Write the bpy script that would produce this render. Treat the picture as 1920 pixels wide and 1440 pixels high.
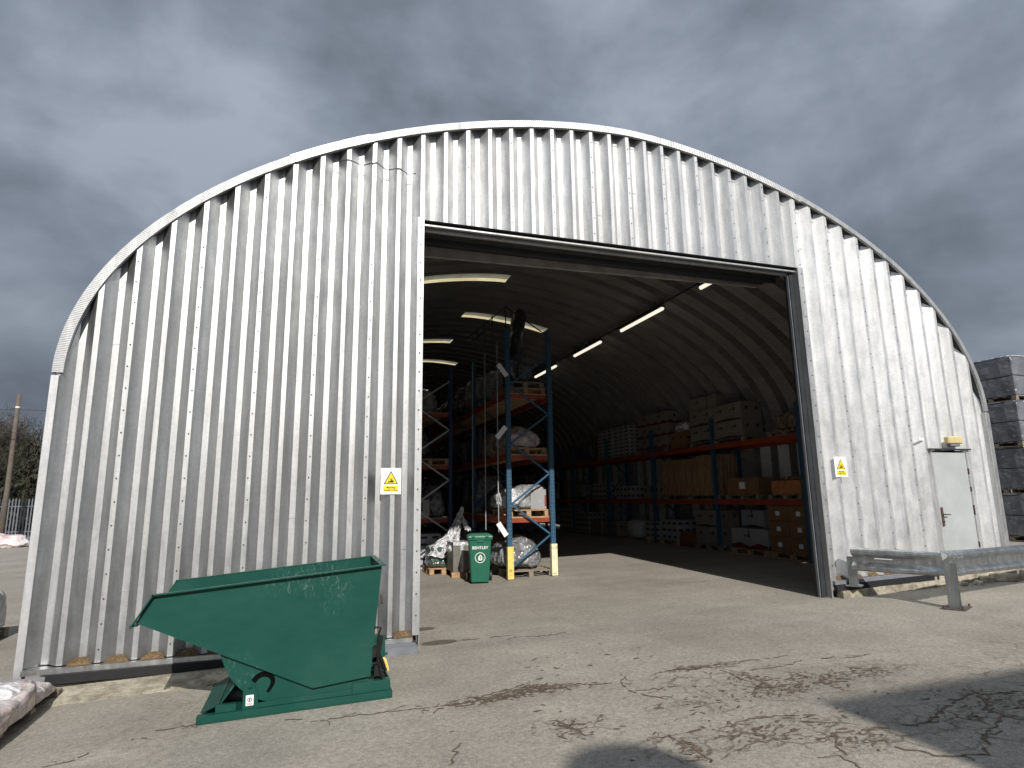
import bpy, bmesh, math, random
from mathutils import Vector, Matrix, noise
R = math.radians
random.seed(7)
for o in list(bpy.data.objects): bpy.data.objects.remove(o)
S = bpy.context.scene
COL = S.collection

# ------------------------------------------------------------------ camera, sky, sun
cam = bpy.data.cameras.new('camera'); co = bpy.data.objects.new('camera', cam); COL.objects.link(co)
cr = Vector((0.94939224, -0.31375117, -0.01464849)); cu = Vector((-0.0436813, -0.17807373, 0.98304715)); cf = Vector((0.3110407, 0.93265747, 0.18276688))
m = Matrix((cr, cu, -cf)).transposed().to_4x4(); m.translation = (0, 0, 1.65)
co.matrix_world = m
cam.sensor_width = 36; cam.lens = 21.27; cam.clip_end = 3000; cam.clip_start = .05
S.camera = co
S.view_settings.view_transform = 'Standard'; S.view_settings.look = 'None'; S.view_settings.exposure = 0; S.view_settings.gamma = 1
S.render.resolution_x = 1024; S.render.resolution_y = 768

SUN_DIR = Vector((-.06, -1, .66)).normalized()      # towards the sun
elev = math.asin(SUN_DIR.z); azim = math.atan2(SUN_DIR.x, SUN_DIR.y)
w = bpy.data.worlds.new('World'); S.world = w; w.use_nodes = True
nt = w.node_tree; N = nt.nodes; L = nt.links; N.clear()
out = N.new('ShaderNodeOutputWorld'); bg = N.new('ShaderNodeBackground'); bg.inputs[1].default_value = .1
sky = N.new('ShaderNodeTexSky'); sky.sky_type = 'NISHITA'; sky.sun_disc = False; sky.sun_elevation = elev; sky.sun_rotation = azim
tc = N.new('ShaderNodeTexCoord'); mp = N.new('ShaderNodeMapping'); mp.inputs['Scale'].default_value = (1, 1, 1.5); mp.inputs['Location'].default_value = (3.7, 1.3, .6)
n1 = N.new('ShaderNodeTexNoise'); n1.inputs['Scale'].default_value = 3.3; n1.inputs['Detail'].default_value = 7; n1.inputs['Roughness'].default_value = .54; n1.inputs['Distortion'].default_value = .18
n2 = N.new('ShaderNodeTexNoise'); n2.inputs['Scale'].default_value = .9; n2.inputs['Detail'].default_value = 3
mx = N.new('ShaderNodeMix'); mx.data_type = 'FLOAT'; mx.inputs[0].default_value = .28
rp = N.new('ShaderNodeValToRGB'); e = rp.color_ramp.elements
e[0].position = .39; e[0].color = (1.68, 1.98, 2.45, 1); e[1].position = .62; e[1].color = (3.7, 4.2, 5.0, 1)
q = e.new(.5); q.color = (2.5, 2.92, 3.6, 1)
# the cloud deck is thinner and brighter round the sun
dt = N.new('ShaderNodeVectorMath'); dt.operation = 'DOT_PRODUCT'; dt.inputs[1].default_value = SUN_DIR
mr = N.new('ShaderNodeMapRange'); mr.inputs['From Min'].default_value = -.1; mr.inputs['From Max'].default_value = .95; mr.inputs['To Min'].default_value = .98; mr.inputs['To Max'].default_value = 1.45
sc = N.new('ShaderNodeVectorMath'); sc.operation = 'SCALE'
mc = N.new('ShaderNodeMix'); mc.data_type = 'RGBA'; mc.inputs[0].default_value = .985
L.new(tc.outputs['Generated'], mp.inputs[0]); L.new(mp.outputs[0], n1.inputs[0]); L.new(mp.outputs[0], n2.inputs[0])
L.new(n1.outputs[0], mx.inputs[2]); L.new(n2.outputs[0], mx.inputs[3]); L.new(mx.outputs[0], rp.inputs[0])
L.new(tc.outputs['Generated'], dt.inputs[0]); L.new(dt.outputs['Value'], mr.inputs[0])
L.new(rp.outputs[0], sc.inputs[0]); L.new(mr.outputs[0], sc.inputs['Scale'])
sx = N.new('ShaderNodeSeparateXYZ'); L.new(tc.outputs['Generated'], sx.inputs[0])
hz = N.new('ShaderNodeMapRange'); hz.inputs['From Min'].default_value = 0; hz.inputs['From Max'].default_value = .55; hz.inputs['To Min'].default_value = .68; hz.inputs['To Max'].default_value = 1.04
L.new(sx.outputs[2], hz.inputs[0])       # the far deck is seen through more cloud and is darker
sc2 = N.new('ShaderNodeVectorMath'); sc2.operation = 'SCALE'; L.new(sc.outputs[0], sc2.inputs[0]); L.new(hz.outputs[0], sc2.inputs['Scale'])
L.new(sky.outputs[0], mc.inputs[6]); L.new(sc2.outputs[0], mc.inputs[7])
L.new(mc.outputs[2], bg.inputs[0]); L.new(bg.outputs[0], out.inputs[0])

sl = bpy.data.lights.new('sun', 'SUN'); sl.energy = 4.8; sl.angle = R(.55); sl.color = (1, .95, .88)
so = bpy.data.objects.new('sun', sl); COL.objects.link(so); so.rotation_euler = (-SUN_DIR).to_track_quat('-Z', 'Y').to_euler(); so.location = (0, -10, 20)

# ------------------------------------------------------------------ helpers
XJ = 1.2135
def gz(x): return .026 * (max(-20, min(18, x)) - XJ)
FY = 7.17                                            # front plane of the facade

class MB:
    def __init__(s): s.v = []; s.f = []; s.mi = []; s.m = 0; s.uv = {}
    def quad(s, *p):
        i = len(s.v); s.v += [tuple(q) for q in p]; s.f.append(tuple(range(i, i + len(p)))); s.mi.append(s.m)
    def box(s, x0, x1, y0, y1, z0, z1, M=None):
        i = len(s.v)
        P = [(x0, y0, z0), (x1, y0, z0), (x1, y1, z0), (x0, y1, z0), (x0, y0, z1), (x1, y0, z1), (x1, y1, z1), (x0, y1, z1)]
        if M: P = [tuple(M @ Vector(p)) for p in P]
        s.v += P
        for f in ((0, 3, 2, 1), (4, 5, 6, 7), (0, 1, 5, 4), (1, 2, 6, 5), (2, 3, 7, 6), (3, 0, 4, 7)):
            s.f.append(tuple(i + k for k in f)); s.mi.append(s.m)
        return s
    def bar(s, a, b, w_, d_, up=(0, 0, 1)):
        a = Vector(a); b = Vector(b); t = (b - a); ln = t.length; t.normalize()
        u = Vector(up)
        if abs(t.dot(u)) > .98: u = Vector((0, 1, 0))
        r = t.cross(u).normalized(); u = r.cross(t)
        M = Matrix((r, t, u)).transposed().to_4x4(); M.translation = a
        return s.box(-w_ / 2, w_ / 2, 0, ln, -d_ / 2, d_ / 2, M)
    def tube(s, pts, r, n=8, cap=True):
        P = [Vector(p) for p in pts]; rr = r if isinstance(r, (list, tuple)) else [r] * len(P)
        base = len(s.v); prev = None
        for i, p in enumerate(P):
            t = (P[min(i + 1, len(P) - 1)] - P[max(i - 1, 0)]).normalized()
            if prev is None:
                u = t.orthogonal().normalized()
            else:
                u = (prev - t * prev.dot(t)).normalized()
            prev = u; v = t.cross(u)
            for k in range(n):
                a = 2 * math.pi * k / n; s.v.append(tuple(p + (u * math.cos(a) + v * math.sin(a)) * rr[i]))
        for i in range(len(P) - 1):
            for k in range(n):
                k2 = (k + 1) % n
                s.f.append((base + i * n + k, base + i * n + k2, base + (i + 1) * n + k2, base + (i + 1) * n + k)); s.mi.append(s.m)
        if cap:
            s.f.append(tuple(base + k for k in reversed(range(n)))); s.mi.append(s.m)
            s.f.append(tuple(base + (len(P) - 1) * n + k for k in range(n))); s.mi.append(s.m)
        return s
    def prism(s, poly, a, b, axis='y'):
        # poly: list of 2-tuples in the two other axes, extruded from a to b
        def mk(p, t):
            return (p[0], t, p[1]) if axis == 'y' else ((t, p[0], p[1]) if axis == 'x' else (p[0], p[1], t))
        i = len(s.v); n = len(poly)
        s.v += [mk(p, a) for p in poly] + [mk(p, b) for p in poly]
        s.f.append(tuple(i + k for k in range(n))); s.mi.append(s.m)
        s.f.append(tuple(i + n + k for k in reversed(range(n)))); s.mi.append(s.m)
        for k in range(n):
            k2 = (k + 1) % n; s.f.append((i + k, i + n + k, i + n + k2, i + k2)); s.mi.append(s.m)
        return s
    def build(s, name, mats, parent=None, smooth=False, bevel=0, recalc=True, loc=None):
        me = bpy.data.meshes.new(name); me.from_pydata(s.v, [], s.f); me.update()
        if not isinstance(mats, (list, tuple)): mats = [mats]
        for k in mats: me.materials.append(k)
        for p, i in zip(me.polygons, s.mi): p.material_index = min(i, len(mats) - 1)
        if recalc:
            bm = bmesh.new(); bm.from_mesh(me); bmesh.ops.recalc_face_normals(bm, faces=bm.faces)
            if bevel:
                es = [e_ for e_ in bm.edges if len(e_.link_faces) == 2 and e_.calc_face_angle(0) > .6]
                bmesh.ops.bevel(bm, geom=es, offset=bevel, segments=1, affect='EDGES', profile=.5)
            bm.to_mesh(me); bm.free()
        if smooth:
            for p in me.polygons: p.use_smooth = True
        o = bpy.data.objects.new(name, me); COL.objects.link(o)
        if parent: o.parent = parent
        if loc: o.location = loc
        return o
def tag(o, label=None, cat=None, group=None, kind=None):
    if label: o['label'] = label
    if cat: o['category'] = cat
    if group: o['group'] = group
    if kind: o['kind'] = kind
    return o
def thing(name, label, cat, loc=(0, 0, 0), rz=0, group=None):
    o = bpy.data.objects.new(name, None); COL.objects.link(o); o.location = loc; o.rotation_euler = (0, 0, rz); o.empty_display_size = .2
    return tag(o, label, cat, group)
def setorigin(o, p):
    # move a mesh object's origin to p without moving its geometry
    p = Vector(p)
    o.data.transform(Matrix.Translation(-p)); o.location = o.location + p

# ------------------------------------------------------------------ materials
class Mat:
    def __init__(s, name, col=(.5, .5, .5), rough=.7, metal=0, spec=.5):
        s.m = bpy.data.materials.new(name); s.m.use_nodes = True; s.t = s.m.node_tree
        s.b = s.t.nodes['Principled BSDF']; s.b.inputs['Base Color'].default_value = (*col, 1)
        s.b.inputs['Roughness'].default_value = rough; s.b.inputs['Metallic'].default_value = metal
        s.b.inputs['Specular IOR Level'].default_value = spec
        s.tc = s.t.nodes.new('ShaderNodeTexCoord'); s.co = s.tc.outputs['Object']
    def node(s, t, **k):
        n = s.t.nodes.new(t)
        for a, b in k.items():
            if a in n.inputs.keys(): n.inputs[a].default_value = b
            else: setattr(n, a, b)
        return n
    def link(s, a, b): s.t.links.new(a, b)
    def noise(s, scale, detail=4, rough=.55, dist=0, stretch=None, src=None):
        n = s.node('ShaderNodeTexNoise', Scale=scale, Detail=detail, Roughness=rough, Distortion=dist)
        c = src or s.co
        if stretch:
            mp_ = s.node('ShaderNodeMapping'); mp_.inputs['Scale'].default_value = stretch; s.link(c, mp_.inputs[0]); c = mp_.outputs[0]
        s.link(c, n.inputs['Vector']); return n.outputs[0]
    def ramp(s, src, pts, mode='LINEAR'):
        r = s.node('ShaderNodeValToRGB'); e_ = r.color_ramp.elements; r.color_ramp.interpolation = mode
        while len(e_) < len(pts): e_.new(.5)
        for k, (p, c) in zip(e_, pts):
            k.position = p; k.color = (*c, 1) if not isinstance(c, (int, float)) else (c, c, c, 1)
        s.link(src, r.inputs[0]); return r.outputs[0]
    def mix(s, f, a, b, blend='MIX'):
        n = s.node('ShaderNodeMix', data_type='RGBA', blend_type=blend)
        for i, v in ((0, f), (6, a), (7, b)):
            if isinstance(v, (int, float)): n.inputs[i].default_value = v if i == 0 else (v, v, v, 1)
            elif isinstance(v, tuple): n.inputs[i].default_value = (*v, 1)
            else: s.link(v, n.inputs[i])
        return n.outputs[2]
    def math(s, op, a, b=0, clamp=False):
        n = s.node('ShaderNodeMath', operation=op); n.use_clamp = clamp
        for i, v in ((0, a), (1, b)):
            if isinstance(v, (int, float)): n.inputs[i].default_value = v
            else: s.link(v, n.inputs[i])
        return n.outputs[0]
    def color(s, src): s.link(src, s.b.inputs['Base Color']); return s
    def rough(s, src): s.link(src, s.b.inputs['Roughness']); return s
    def bump(s, src, strength=.3, dist=.01):
        n = s.node('ShaderNodeBump', Strength=strength, Distance=dist); s.link(src, n.inputs['Height'])
        prev = s.b.inputs['Normal'].links
        if prev: s.link(prev[0].from_socket, n.inputs['Normal'])
        s.link(n.outputs[0], s.b.inputs['Normal']); return s
def simple(name, col, rough=.6, metal=0, var=.25, scale=6, bump=.0, spec=.5):
    M_ = Mat(name, col, rough, metal, spec)
    n = M_.noise(scale, 5)
    M_.color(M_.ramp(n, [(.25, tuple(c * (1 - var) for c in col)), (.75, tuple(min(1, c * (1 + var)) for c in col))]))
    if bump: M_.bump(n, bump, .01)
    return M_.m

def galv(name, base=(.66, .68, .70), streak=.3, rough=.5, metal=.8):
    M_ = Mat(name, base, rough, metal)
    sp = M_.node('ShaderNodeTexVoronoi', Scale=38.0); M_.link(M_.co, sp.inputs['Vector'])
    st = M_.noise(3.0, 6, .62, .3, (3.5, 3.5, .28))
    big = M_.noise(.7, 4)
    a = M_.ramp(st, [(.3, tuple(c * (1 - streak) for c in base)), (.62, base), (.8, tuple(min(1, c * 1.12) for c in base))])
    fine = M_.noise(26, 4, .7)
    a = M_.mix(.35, a, M_.ramp(fine, [(.3, .62), (.7, 1.0)]), 'MULTIPLY')
    a = M_.mix(.18, a, M_.ramp(sp.outputs['Color'], [(0, .6), (1, 1.0)]), 'MULTIPLY')
    a = M_.mix(.3, a, M_.ramp(big, [(.35, (.74, .72, .68)), (.6, (1, 1, 1))]), 'MULTIPLY')
    M_.color(a)
    M_.rough(M_.ramp(M_.noise(9, 5, .6, 0, (1, 1, .4)), [(.25, rough - .1), (.75, rough + .12)]))
    M_.bump(M_.noise(2.4, 3, .5, 0, (1.2, 1.2, .5)), .22, .02)
    M_.bump(fine, .05, .004)
    return M_.m
GALV = galv('galvanised_sheet', (.54, .55, .558), .24, .515, 1.0)
GALVHEAD = galv('galvanised_header_sheet', (.66, .67, .68), .28, .53, 1.0)
GALVBRIGHT = galv('brightened_galvanised_sheet', (.86, .87, .875), .20, .55, 1.0)  # same sheet, lighter base makes up for weak sun reflection on the right
GALVTRIM = galv('galvanised_trim', (.60, .61, .62), .22, .58, 1.0)
GALVDARK = galv('galvanised_rail', (.60, .62, .63), .4, .40, 1.0)

def crimped(name, base, metal, rough, scale=30, strength=.9, dirt=.3):
    M_ = Mat(name, base, rough, metal)
    M_.co = M_.tc.outputs['UV']
    w_ = M_.node('ShaderNodeTexWave', Scale=scale, Distortion=0.0, bands_direction='X'); w_.wave_profile = 'SIN'
    M_.link(M_.co, w_.inputs['Vector'])
    M_.color(M_.ramp(M_.noise(1.6, 6, .6), [(.3, tuple(c * (1 - dirt) for c in base)), (.7, base)]))
    M_.bump(w_.outputs['Fac'], strength, .012)
    return M_.m
VAULT = crimped('vault_sheet', (.38, .362, .345), .3, .5, 6.0, 1.0)
VAULTWALL = simple('vault_side_sheet', (.60, .61, .63), .55, .2, .15, 3)

# asphalt
A = Mat('asphalt', (.3, .28, .25), .92)
fine = A.noise(120, 4, .75); mid = A.noise(26, 5, .65); big = A.noise(.55, 5, .55); patch = A.noise(1.7, 6, .62, .4)
stretch = A.noise(1.1, 5, .6, .2, (.35, 1.6, 1))
base = A.ramp(fine, [(.28, (.19, .170, .142)), (.5, (.345, .318, .276)), (.72, (.53, .50, .445))])
base = A.mix(.85, base, A.ramp(mid, [(.3, .62), (.65, 1.1)]), 'MULTIPLY')
spk = A.noise(75, 2, .5); base = A.mix(A.ramp(spk, [(.66, 0), (.72, .55)]), base, (.62, .60, .56))
base = A.mix(A.ramp(A.noise(58, 3, .6), [(.30, .5), (.37, 0)]), base, (.10, .088, .07))
base = A.mix(.9, base, A.ramp(big, [(.32, (.80, .79, .77)), (.62, (1.04, 1.03, 1.01))]), 'MULTIPLY')
base = A.mix(.8, base, A.ramp(patch, [(.3, .84), (.65, 1.05)]), 'MULTIPLY')
base = A.mix(.6, base, A.ramp(stretch, [(.3, .80), (.6, 1.06)]), 'MULTIPLY')
# crocodile cracking and brown moss, in the worn patches of this yard
dist = A.noise(7, 5, .7); dv = A.node('ShaderNodeVectorMath', operation='SCALE'); dv.inputs['Scale'].default_value = .16
nc = A.node('ShaderNodeTexNoise', Scale=5.0, Detail=6.0, Roughness=.7); A.link(A.co, nc.inputs['Vector']); A.link(nc.outputs['Color'], dv.inputs[0])
ad = A.node('ShaderNodeVectorMath', operation='ADD'); A.link(A.co, ad.inputs[0]); A.link(dv.outputs[0], ad.inputs[1])
vo = A.node('ShaderNodeTexVoronoi', Scale=4.2, feature='DISTANCE_TO_EDGE'); A.link(ad.outputs[0], vo.inputs['Vector'])
vo2 = A.node('ShaderNodeTexVoronoi', Scale=11.0, feature='DISTANCE_TO_EDGE'); A.link(ad.outputs[0], vo2.inputs['Vector'])
sepn = A.node('ShaderNodeSeparateXYZ'); A.link(A.co, sepn.inputs[0])
def blob(cx, cy, rx, ry):
    dx = A.math('DIVIDE', A.math('SUBTRACT', sepn.outputs[0], cx), rx); dy = A.math('DIVIDE', A.math('SUBTRACT', sepn.outputs[1], cy), ry)
    d2 = A.math('ADD', A.math('MULTIPLY', dx, dx), A.math('MULTIPLY', dy, dy))
    return A.math('SUBTRACT', 1, d2, True)
mask = None
for b_ in [(1.65, 5.2, .75, .22), (3.5, 4.95, .9, .35), (3.8, 4.45, 1.5, .5), (3.1, 3.7, .9, .35), (3.5, 3.4, .6, .3), (4.7, 3.3, 1.3, .8), (2.4, 3.75, .4, .3), (1.85, 4.35, .45, .3), (4.7, 4.5, .8, .25), (6.5, 3.6, 1.8, 1.2)]:
    k = blob(*b_); mask = k if mask is None else A.math('MAXIMUM', mask, k)
mn = A.noise(3.1, 6, .7)
mk = A.math('MULTIPLY', mask, A.ramp(mn, [(.4, 0), (.58, 1)]))
lines = A.math('MAXIMUM', A.ramp(vo.outputs['Distance'], [(.0, 1), (.03, .9), (.055, 0)]), A.math('MULTIPLY', A.ramp(vo2.outputs['Distance'], [(.0, 1), (.10, 0)]), A.ramp(A.noise(5, 4), [(.5, 0), (.6, 1)])))
moss = A.math('MULTIPLY', A.ramp(A.noise(30, 6, .75, 0, (.55, 1.3, 1)), [(.555, 0), (.60, 1)]), A.ramp(A.noise(4, 4), [(.50, 0), (.60, 1)]))
cr_ = A.math('MULTIPLY', mk, A.math('MAXIMUM', lines, moss), True)
base = A.mix(cr_, base, A.ramp(A.noise(60, 4), [(.3, (.05, .036, .022)), (.7, (.12, .088, .058))]))
# wet patches by the left jamb
wet = A.math('MULTIPLY', A.math('MAXIMUM', blob(1.5, 7.3, .28, .16), blob(1.42, 8.1, .26, .14)), 1)
wet = A.ramp(A.math('ADD', wet, A.math('MULTIPLY', A.math('SUBTRACT', mid, .5), .8)), [(.42, 0), (.47, 1)])
base = A.mix(A.math('MULTIPLY', wet, .8), base, (.07, .06, .045))
A.color(base); A.bump(fine, .35, .006); A.bump(mid, .3, .012); A.bump(A.math('SUBTRACT', 1, cr_), .5, .015)
ASPH = A.m

C_ = Mat('old_concrete', (.4, .37, .3), .9)
cb = C_.ramp(C_.noise(5, 7, .7), [(.3, (.15, .13, .095)), (.45, (.30, .27, .20)), (.56, (.46, .42, .33)), (.72, (.56, .53, .45))])
cb = C_.mix(.6, cb, C_.ramp(C_.noise(30, 5, .7), [(.3, .55), (.6, 1.0)]), 'MULTIPLY'); C_.color(cb); C_.bump(C_.noise(14, 6, .7), .7, .03)
CONC = C_.m
O_ = Mat('brown_filler', (.2, .12, .05), .95)
O_.color(O_.ramp(O_.noise(35, 6, .75), [(.3, (.06, .038, .018)), (.5, (.15, .095, .045)), (.7, (.28, .20, .11))])); O_.bump(O_.noise(25, 5, .7), .8, .03)
FILL = O_.m
BLACKM = simple('black_membrane', (.008, .008, .010), .7, 0, .3, 8, .2)
GREYM = simple('grey_membrane', (.16, .17, .19), .7, 0, .25, 5, .2)
DARKSTEEL = simple('dark_steel_frame', (.035, .038, .042), .5, .3, .3, 5, .1)
HEADER = simple('dusty_header', (.36, .33, .31), .6, .2, .35, 3, .1)
BLACK = simple('black_rubber', (.012, .012, .013), .6)
DOORG = Mat('painted_door', (.52, .55, .56), .5)
DOORG.color(DOORG.ramp(DOORG.noise(2.2, 6, .6), [(.3, (.34, .36, .365)), (.7, (.43, .45, .455))])); DOORG.bump(DOORG.noise(3, 3), .15, .01); DOORG = DOORG.m
RUST = simple('rust', (.085, .05, .038), .85, .1, .5, 25)
GP = Mat('green_paint', (.02, .085, .064), .42, 0, .22)
gs = GP.noise(7, 7, .75, .6, (1, 1, 2.2)); scr = GP.noise(22, 6, .8, 1.2)
g0 = GP.ramp(GP.noise(2, 5), [(.3, (.0055, .056, .041)), (.7, (.008, .067, .050))])
gx = GP.node('ShaderNodeSeparateXYZ'); GP.link(GP.co, gx.inputs[0])
def gblob(cx_, cz_, rx_, rz_):
    a_ = GP.math('DIVIDE', GP.math('SUBTRACT', gx.outputs[0], cx_), rx_); b2 = GP.math('DIVIDE', GP.math('SUBTRACT', gx.outputs[2], cz_), rz_)
    return GP.math('SUBTRACT', 1, GP.math('ADD', GP.math('MULTIPLY', a_, a_), GP.math('MULTIPLY', b2, b2)), True)
scuff = GP.math('MAXIMUM', GP.math('MAXIMUM', gblob(.10, 1.0, .42, .16), gblob(.26, .93, .14, .25)), GP.math('MULTIPLY', gblob(-.45, .32, .2, .2), .8))
scn = GP.noise(34, 6, .8, .8, (1.2, 1, .45))
g0 = GP.mix(GP.math('MULTIPLY', scuff, GP.ramp(scn, [(.54, 0), (.70, .6)])), g0, (.25, .34, .30))
g0 = GP.mix(GP.math('MULTIPLY', GP.ramp(gs, [(.58, 0), (.70, 1)]), GP.ramp(scr, [(.54, 0), (.70, .22)])), g0, (.22, .32, .28))
g0 = GP.mix(GP.ramp(GP.noise(1.4, 5, .6), [(.52, 0), (.75, .07)]), g0, (.16, .2, .17))
g0 = GP.mix(GP.ramp(GP.noise(48, 4, .7), [(.735, 0), (.76, .8)]), g0, (.09, .045, .03)); GP.bump(GP.noise(3.2, 2, .5), .25, .03)
GP.color(g0); GP.rough(GP.ramp(gs, [(.3, .36), (.7, .6)])); GP.bump(GP.noise(1.6, 3), .12, .02)
GREEN = GP.m
PLAS = simple('green_plastic', (.012, .115, .07), .45, 0, .08, 12)
PLASL = simple('green_plastic_lid', (.035, .17, .11), .5, 0, .08, 12)
BLUE = Mat('blue_rack_paint', (.028, .095, .17), .45)
bw = BLUE.noise(14, 5, .7); BLUE.color(BLUE.ramp(bw, [(.3, (.02, .068, .125)), (.66, (.03, .105, .185)), (.76, (.09, .15, .2))])); BLUE = BLUE.m
NAVY = simple('navy_rack_paint', (.02, .03, .16), .5)
ORANGE = simple('orange_beam_paint', (.27, .042, .015), .5, 0, .3, 4)
BRACE = simple('grey_brace', (.40, .42, .43), .45, .5, .2, 8)
YEL = Mat('yellow_paint', (.75, .55, .10), .5); yw = YEL.noise(8, 6, .7)
YEL.color(YEL.ramp(yw, [(.35, (.30, .24, .12)), (.45, (.72, .55, .14)), (.7, (.80, .64, .20))])); YEL = YEL.m
CREAMY = Mat('faded_yellow_paint', (.75, .68, .42), .55); yw = CREAMY.noise(8, 6, .7)
CREAMY.color(CREAMY.ramp(yw, [(.33, (.30, .26, .16)), (.43, (.74, .68, .46)), (.7, (.80, .75, .55))])); CREAMY = CREAMY.m
WOOD = Mat('pallet_wood', (.45, .3, .17), .8)
WOOD.color(WOOD.ramp(WOOD.noise(5, 6, .7, .5, (1, 6, 6)), [(.3, (.22, .13, .07)), (.6, (.48, .32, .18)), (.8, (.58, .42, .26))])); WOOD = WOOD.m
OLDWOOD = Mat('weathered_pallet_wood', (.3, .26, .2), .85)
OLDWOOD.color(OLDWOOD.ramp(OLDWOOD.noise(5, 6, .7, .5, (1, 6, 6)), [(.3, (.12, .10, .08)), (.6, (.27, .23, .18)), (.8, (.38, .34, .28))])); OLDWOOD = OLDWOOD.m
KRAFT = simple('brown_card', (.19, .105, .048), .8, 0, .15, 4)
CREAMC = simple('cream_card', (.20, .175, .14), .75, 0, .12, 4)
WHITEC = simple('white_card', (.29, .29, .295), .7, 0, .1, 4)
TAPE = simple('tape', (.13, .09, .055), .35)
LABELW = simple('white_label', (.75, .75, .75), .6, 0, .03)
REDP = simple('red_print', (.10, .012, .016), .6)
DARKP = simple('dark_print', (.03, .03, .035), .6)
YPRINT = simple('yellow_print', (.85, .66, .01), .55, 0, .05)
WPRINT = simple('white_print', (.75, .78, .76), .6, 0, .05)
SIGNW = simple('sign_white', (.82, .82, .82), .4, 0, .02)
CONDUIT = simple('conduit', (.03, .03, .03), .6)

def film(name, a, b, hi=(.75, .76, .78), amount=.5, rough=.16, bumpy=.8, sc=5, alpha=None):
    M_ = Mat(name, a, rough, 0, .9)
    n = M_.noise(sc * .8, 5, .6, .3, (1, 1, .7)); r = M_.noise(sc * 2.0, 5, .62, .5, (.45, .8, 2.2))
    vo_ = M_.node('ShaderNodeTexVoronoi', Scale=sc * 1.5, feature='F1'); M_.link(M_.co, vo_.inputs['Vector'])
    vo_.inputs['Randomness'].default_value = 1
    vb = M_.node('ShaderNodeTexVoronoi', Scale=sc * 4.0, feature='F1'); M_.link(M_.co, vb.inputs['Vector'])
    c = M_.ramp(n, [(.3, a), (.7, b)])
    st_ = M_.ramp(r, [(.60, 0), (.72, amount * .8)])
    c = M_.mix(st_, c, hi)
    M_.color(c); M_.bump(vo_.outputs['Distance'], bumpy, .09); M_.bump(vb.outputs['Distance'], bumpy * .6, .03); M_.bump(r, bumpy * .7, .03)
    M_.b.inputs['Coat Weight'].default_value = .5; M_.b.inputs['Coat Roughness'].default_value = .08
    return M_.m
F_GREY = film('grey_film', (.10, .105, .11), (.28, .29, .30), amount=.55)
F_WHITE = film('white_film', (.42, .43, .45), (.66, .67, .69), (.85, .85, .86), .5)
F_DARK = film('dark_film', (.03, .032, .036), (.10, .105, .115), (.4, .42, .45), .35)
F_BLACKPACK = film('black_block_film', (.10, .11, .125), (.19, .20, .22), (.50, .53, .57), .9, .2, .5, 2.2)  # paler base and streaks stand in for sunlit film
F_PINK = film('pinkish_film', (.34, .24, .22), (.56, .50, .48), (.85, .85, .86), .55, sc=4)
F_GREEN = film('greenish_film', (.04, .07, .06), (.12, .17, .15), (.75, .77, .78), .6)
F_BROWN = film('brown_film', (.13, .085, .05), (.26, .19, .13), (.5, .48, .45), .3)
F_CLEAR = Mat('clear_film', (.8, .82, .83), .25, 0, .8)
fc = F_CLEAR.noise(9, 6, .7, 2.2, (1, 1, .45)); F_CLEAR.link(F_CLEAR.ramp(fc, [(.35, .12), (.6, .62)]), F_CLEAR.b.inputs['Alpha']); F_CLEAR.bump(fc, 1, .06); F_CLEAR = F_CLEAR.m
SACK = film('printed_sacks', (.30, .21, .19), (.50, .43, .41), (.8, .79, .78), .7, .18, .55, 4)
SHEETW = film('white_sheet', (.66, .64, .65), (.84, .84, .86), (.45, .22, .2), .35, .35, .5, 6)
BULK = simple('woven_bulk_bag', (.42, .42, .42), .8, 0, .12, 6, .3)

# ------------------------------------------------------------------ ground
mb = MB()
xs = [-700, -200, -60, -20] + [-18 + 2 * i for i in range(18)] + [18, 60, 200, 700]; xs = sorted(set(xs))
ys = [-60, -20, 0, 6, 12, 20, 40, 80, 200, 900]
for i in range(len(xs) - 1):
    for j in range(len(ys) - 1):
        a, b_, c, d = xs[i], xs[i + 1], ys[j], ys[j + 1]
        mb.quad((a, c, gz(a)), (b_, c, gz(b_)), (b_, d, gz(b_)), (a, d, gz(a)))
g = mb.build('ground', ASPH, recalc=False)
bm = bmesh.new(); bm.from_mesh(g.data); bmesh.ops.remove_doubles(bm, verts=bm.verts, dist=.001); bm.to_mesh(g.data); bm.free()
tag(g, kind='structure')

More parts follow.
